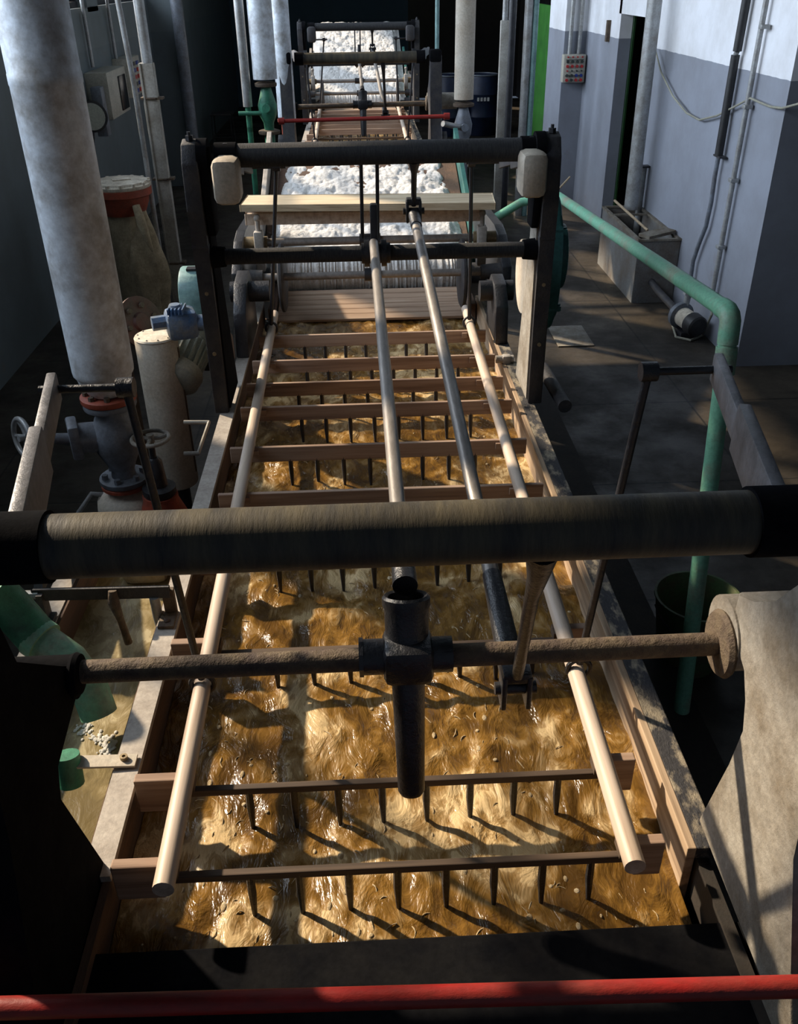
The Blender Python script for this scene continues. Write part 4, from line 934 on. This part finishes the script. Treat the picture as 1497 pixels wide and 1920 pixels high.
K = [at(210, 405, Z=1.1), at(218, 440, Z=1.0), at(222, 480, Z=.8), at(226, 520, Z=.65), at(228, 560, Z=.5)]
tag(MB().tube([k - Vector((0,.35,0)) for k in K], .014, 10).build('chain', 'orange'), 'rusty red chain hanging beside the canvas bag', 'chain')
# wall boxes on left wall
t = thing('recorder_box', (XL+.2, 12.0, 1.5), 'beige wall box with dark glass front on the left wall', 'box')
b0, b1 = at(165,145,X=-2.98), at(216,215,X=-2.98)
zc = 1.81; 
m = MB(); m.box((XL+.13, 11.95, zc), (.26, .95, .50), bev=.012); m.build('case', 'beige', t)
m = MB(); m.box((XL+.265, 12.15, zc-.02), (.02, .36, .38), bev=.006); m.build('window_glass', 'glass', t)
t = thing('wall_gauge', (XL+.1, 11.3, 1.45), 'dark wall gauge with a round pale dial left of the beige box', 'gauge')
m = MB(); m.box((XL+.16, 11.34, zc-.14), (.12, .16, .52), bev=.01); m.build('case', 'grey', t)
m = MB(); m.lathe([(.17,0),(.17,.015),(.15,.02)], (XL+.08, 11.25, zc-.18), (.1,-1,0), 30); m.build('dial_rim', 'frame', t)
m = MB(); m.lathe([(.145,0),(.145,.012),(.0,.014)], (XL+.08, 11.235, zc-.18), (.1,-1,0), 30); m.build('dial_face', 'dial', t)
t = thing('switch_panel', (XL+.1, 13.1, 1.7), 'narrow white switch panel with red and green buttons on the left wall', 'control panel')
m = MB(); m.box((XL+.10, 13.25, 1.87), (.20, .72, .46), bev=.012); m.build('case', 'beige', t)
for i in range(5):
    for j in range(3):
        MB().box((XL+.205, 13.02+.2*j, 2.02-.08*i), (.02,.11,.045)).build('button', ('btnred','btndark','btnblue')[(i+j) % 3] if i != 2 else 'btnred', t, False)
for y_, lab in ((11.75, 'thin dark conduit above the beige wall box'), (12.95, 'thin dark conduit above the white switch panel')):
    tag(MB().cyl((XL+.05, y_, 2.1), (XL+.05, y_, 5.8), .022, seg=12).build('wall_conduit', 'galv'), lab, 'conduit')
tag(MB().tube([(XL+.02, 11.4, 1.45), (XL+.02, 11.2, 1.0), (XL+.02, 10.9, .0)], .012, 8).build('gauge_cable', 'grey'), 'thin cable dropping from the wall gauge', 'cable')
tag(MB().cyl((-2.66, 15.55, 0), (-2.66, 15.55, 5.8), .09, seg=24).build('corner_pipe', 'grey'), 'dark grey drainpipe on the corner of the left pilaster', 'pipe')
# stool
p = at(398, 212, Y=19.6)
t = thing('stool', (-2.75, 19.6, 0), 'small dark metal stool by the far left wall', 'stool')
xs, ys, hs = -2.72, 19.6, .62
m = MB(); m.box((xs, ys, hs), (.42,.42,.03), bev=.008); m.build('seat', 'frame', t)
for sx in (-1,1):
    for sy in (-1,1): MB().cyl((xs+sx*.18, ys+sy*.18, hs), (xs+sx*.2, ys+sy*.2, 0), .014, seg=10).build('leg', 'black', t)
m = MB()
for sx in (-1,1): m.cyl((xs+sx*.19, ys-.19, .2), (xs+sx*.19, ys+.19, .2), .010, seg=8); m.cyl((xs-.19, ys+sx*.19, .2), (xs+.19, ys+sx*.19, .2), .010, seg=8)
m.build('stretcher', 'black', t)

# ------------------------------------------------------------ camera
R3 = Matrix(((RM[0][0], -RM[0][1], -RM[0][2]), (RM[1][0], -RM[1][1], -RM[1][2]), (RM[2][0], -RM[2][1], -RM[2][2])))
cd = bpy.data.cameras.new('camera'); cam = bpy.data.objects.new('camera', cd); COL.objects.link(cam)
cam.matrix_world = Matrix.Translation(Vector(CAM)) @ R3.to_4x4()
cd.sensor_fit = 'HORIZONTAL'; cd.sensor_width = 36; cd.lens = 36*F/1497; cd.clip_start = .05
SC.camera = cam

# ------------------------------------------------------------ light
def sun(dirv, e, col, ang):
    l = bpy.data.lights.new('sun', 'SUN'); l.energy = e; l.color = col; l.angle = math.radians(ang)
    o = bpy.data.objects.new('sun', l); COL.objects.link(o); o.rotation_euler = Vector(dirv).to_track_quat('-Z', 'Y').to_euler(); return o
az = math.radians(37)      # from the window wall, from ahead
el = math.radians(33)
dv = Vector((math.cos(el)*math.cos(az)*1.0, -math.cos(el)*math.sin(az), -math.sin(el)))
sun(dv, 7.5, (1.0,.82,.60), 1.6)
def area(loc, to, sx, sy, e, col):
    l = bpy.data.lights.new('window_light', 'AREA'); l.shape = 'RECTANGLE'; l.size = sx; l.size_y = sy; l.energy = e; l.color = col
    o = bpy.data.objects.new('window_light', l); COL.objects.link(o); o.location = loc
    o.rotation_euler = (Vector(to) - Vector(loc)).to_track_quat('-Z', 'Y').to_euler(); return o
for y in (3.65, 7.15, 10.65, 14.15, 17.65):
    area((XL+.06, y, 4.0), (XR, y, 2.7), 2.5, 2.9, 80 if y < 5 else 132, (.74,.85,1.0)).data.spread = math.radians(125)
w = bpy.data.worlds.new('world'); SC.world = w; w.use_nodes = True
bg = w.node_tree.nodes['Background']; bg.inputs[0].default_value = (.55,.68,.9,1); bg.inputs[1].default_value = .13
SC.view_settings.view_transform = 'Standard'; SC.view_settings.look = 'None'; SC.view_settings.gamma = 1; SC.view_settings.exposure = 0
SC.view_settings.use_curve_mapping = False
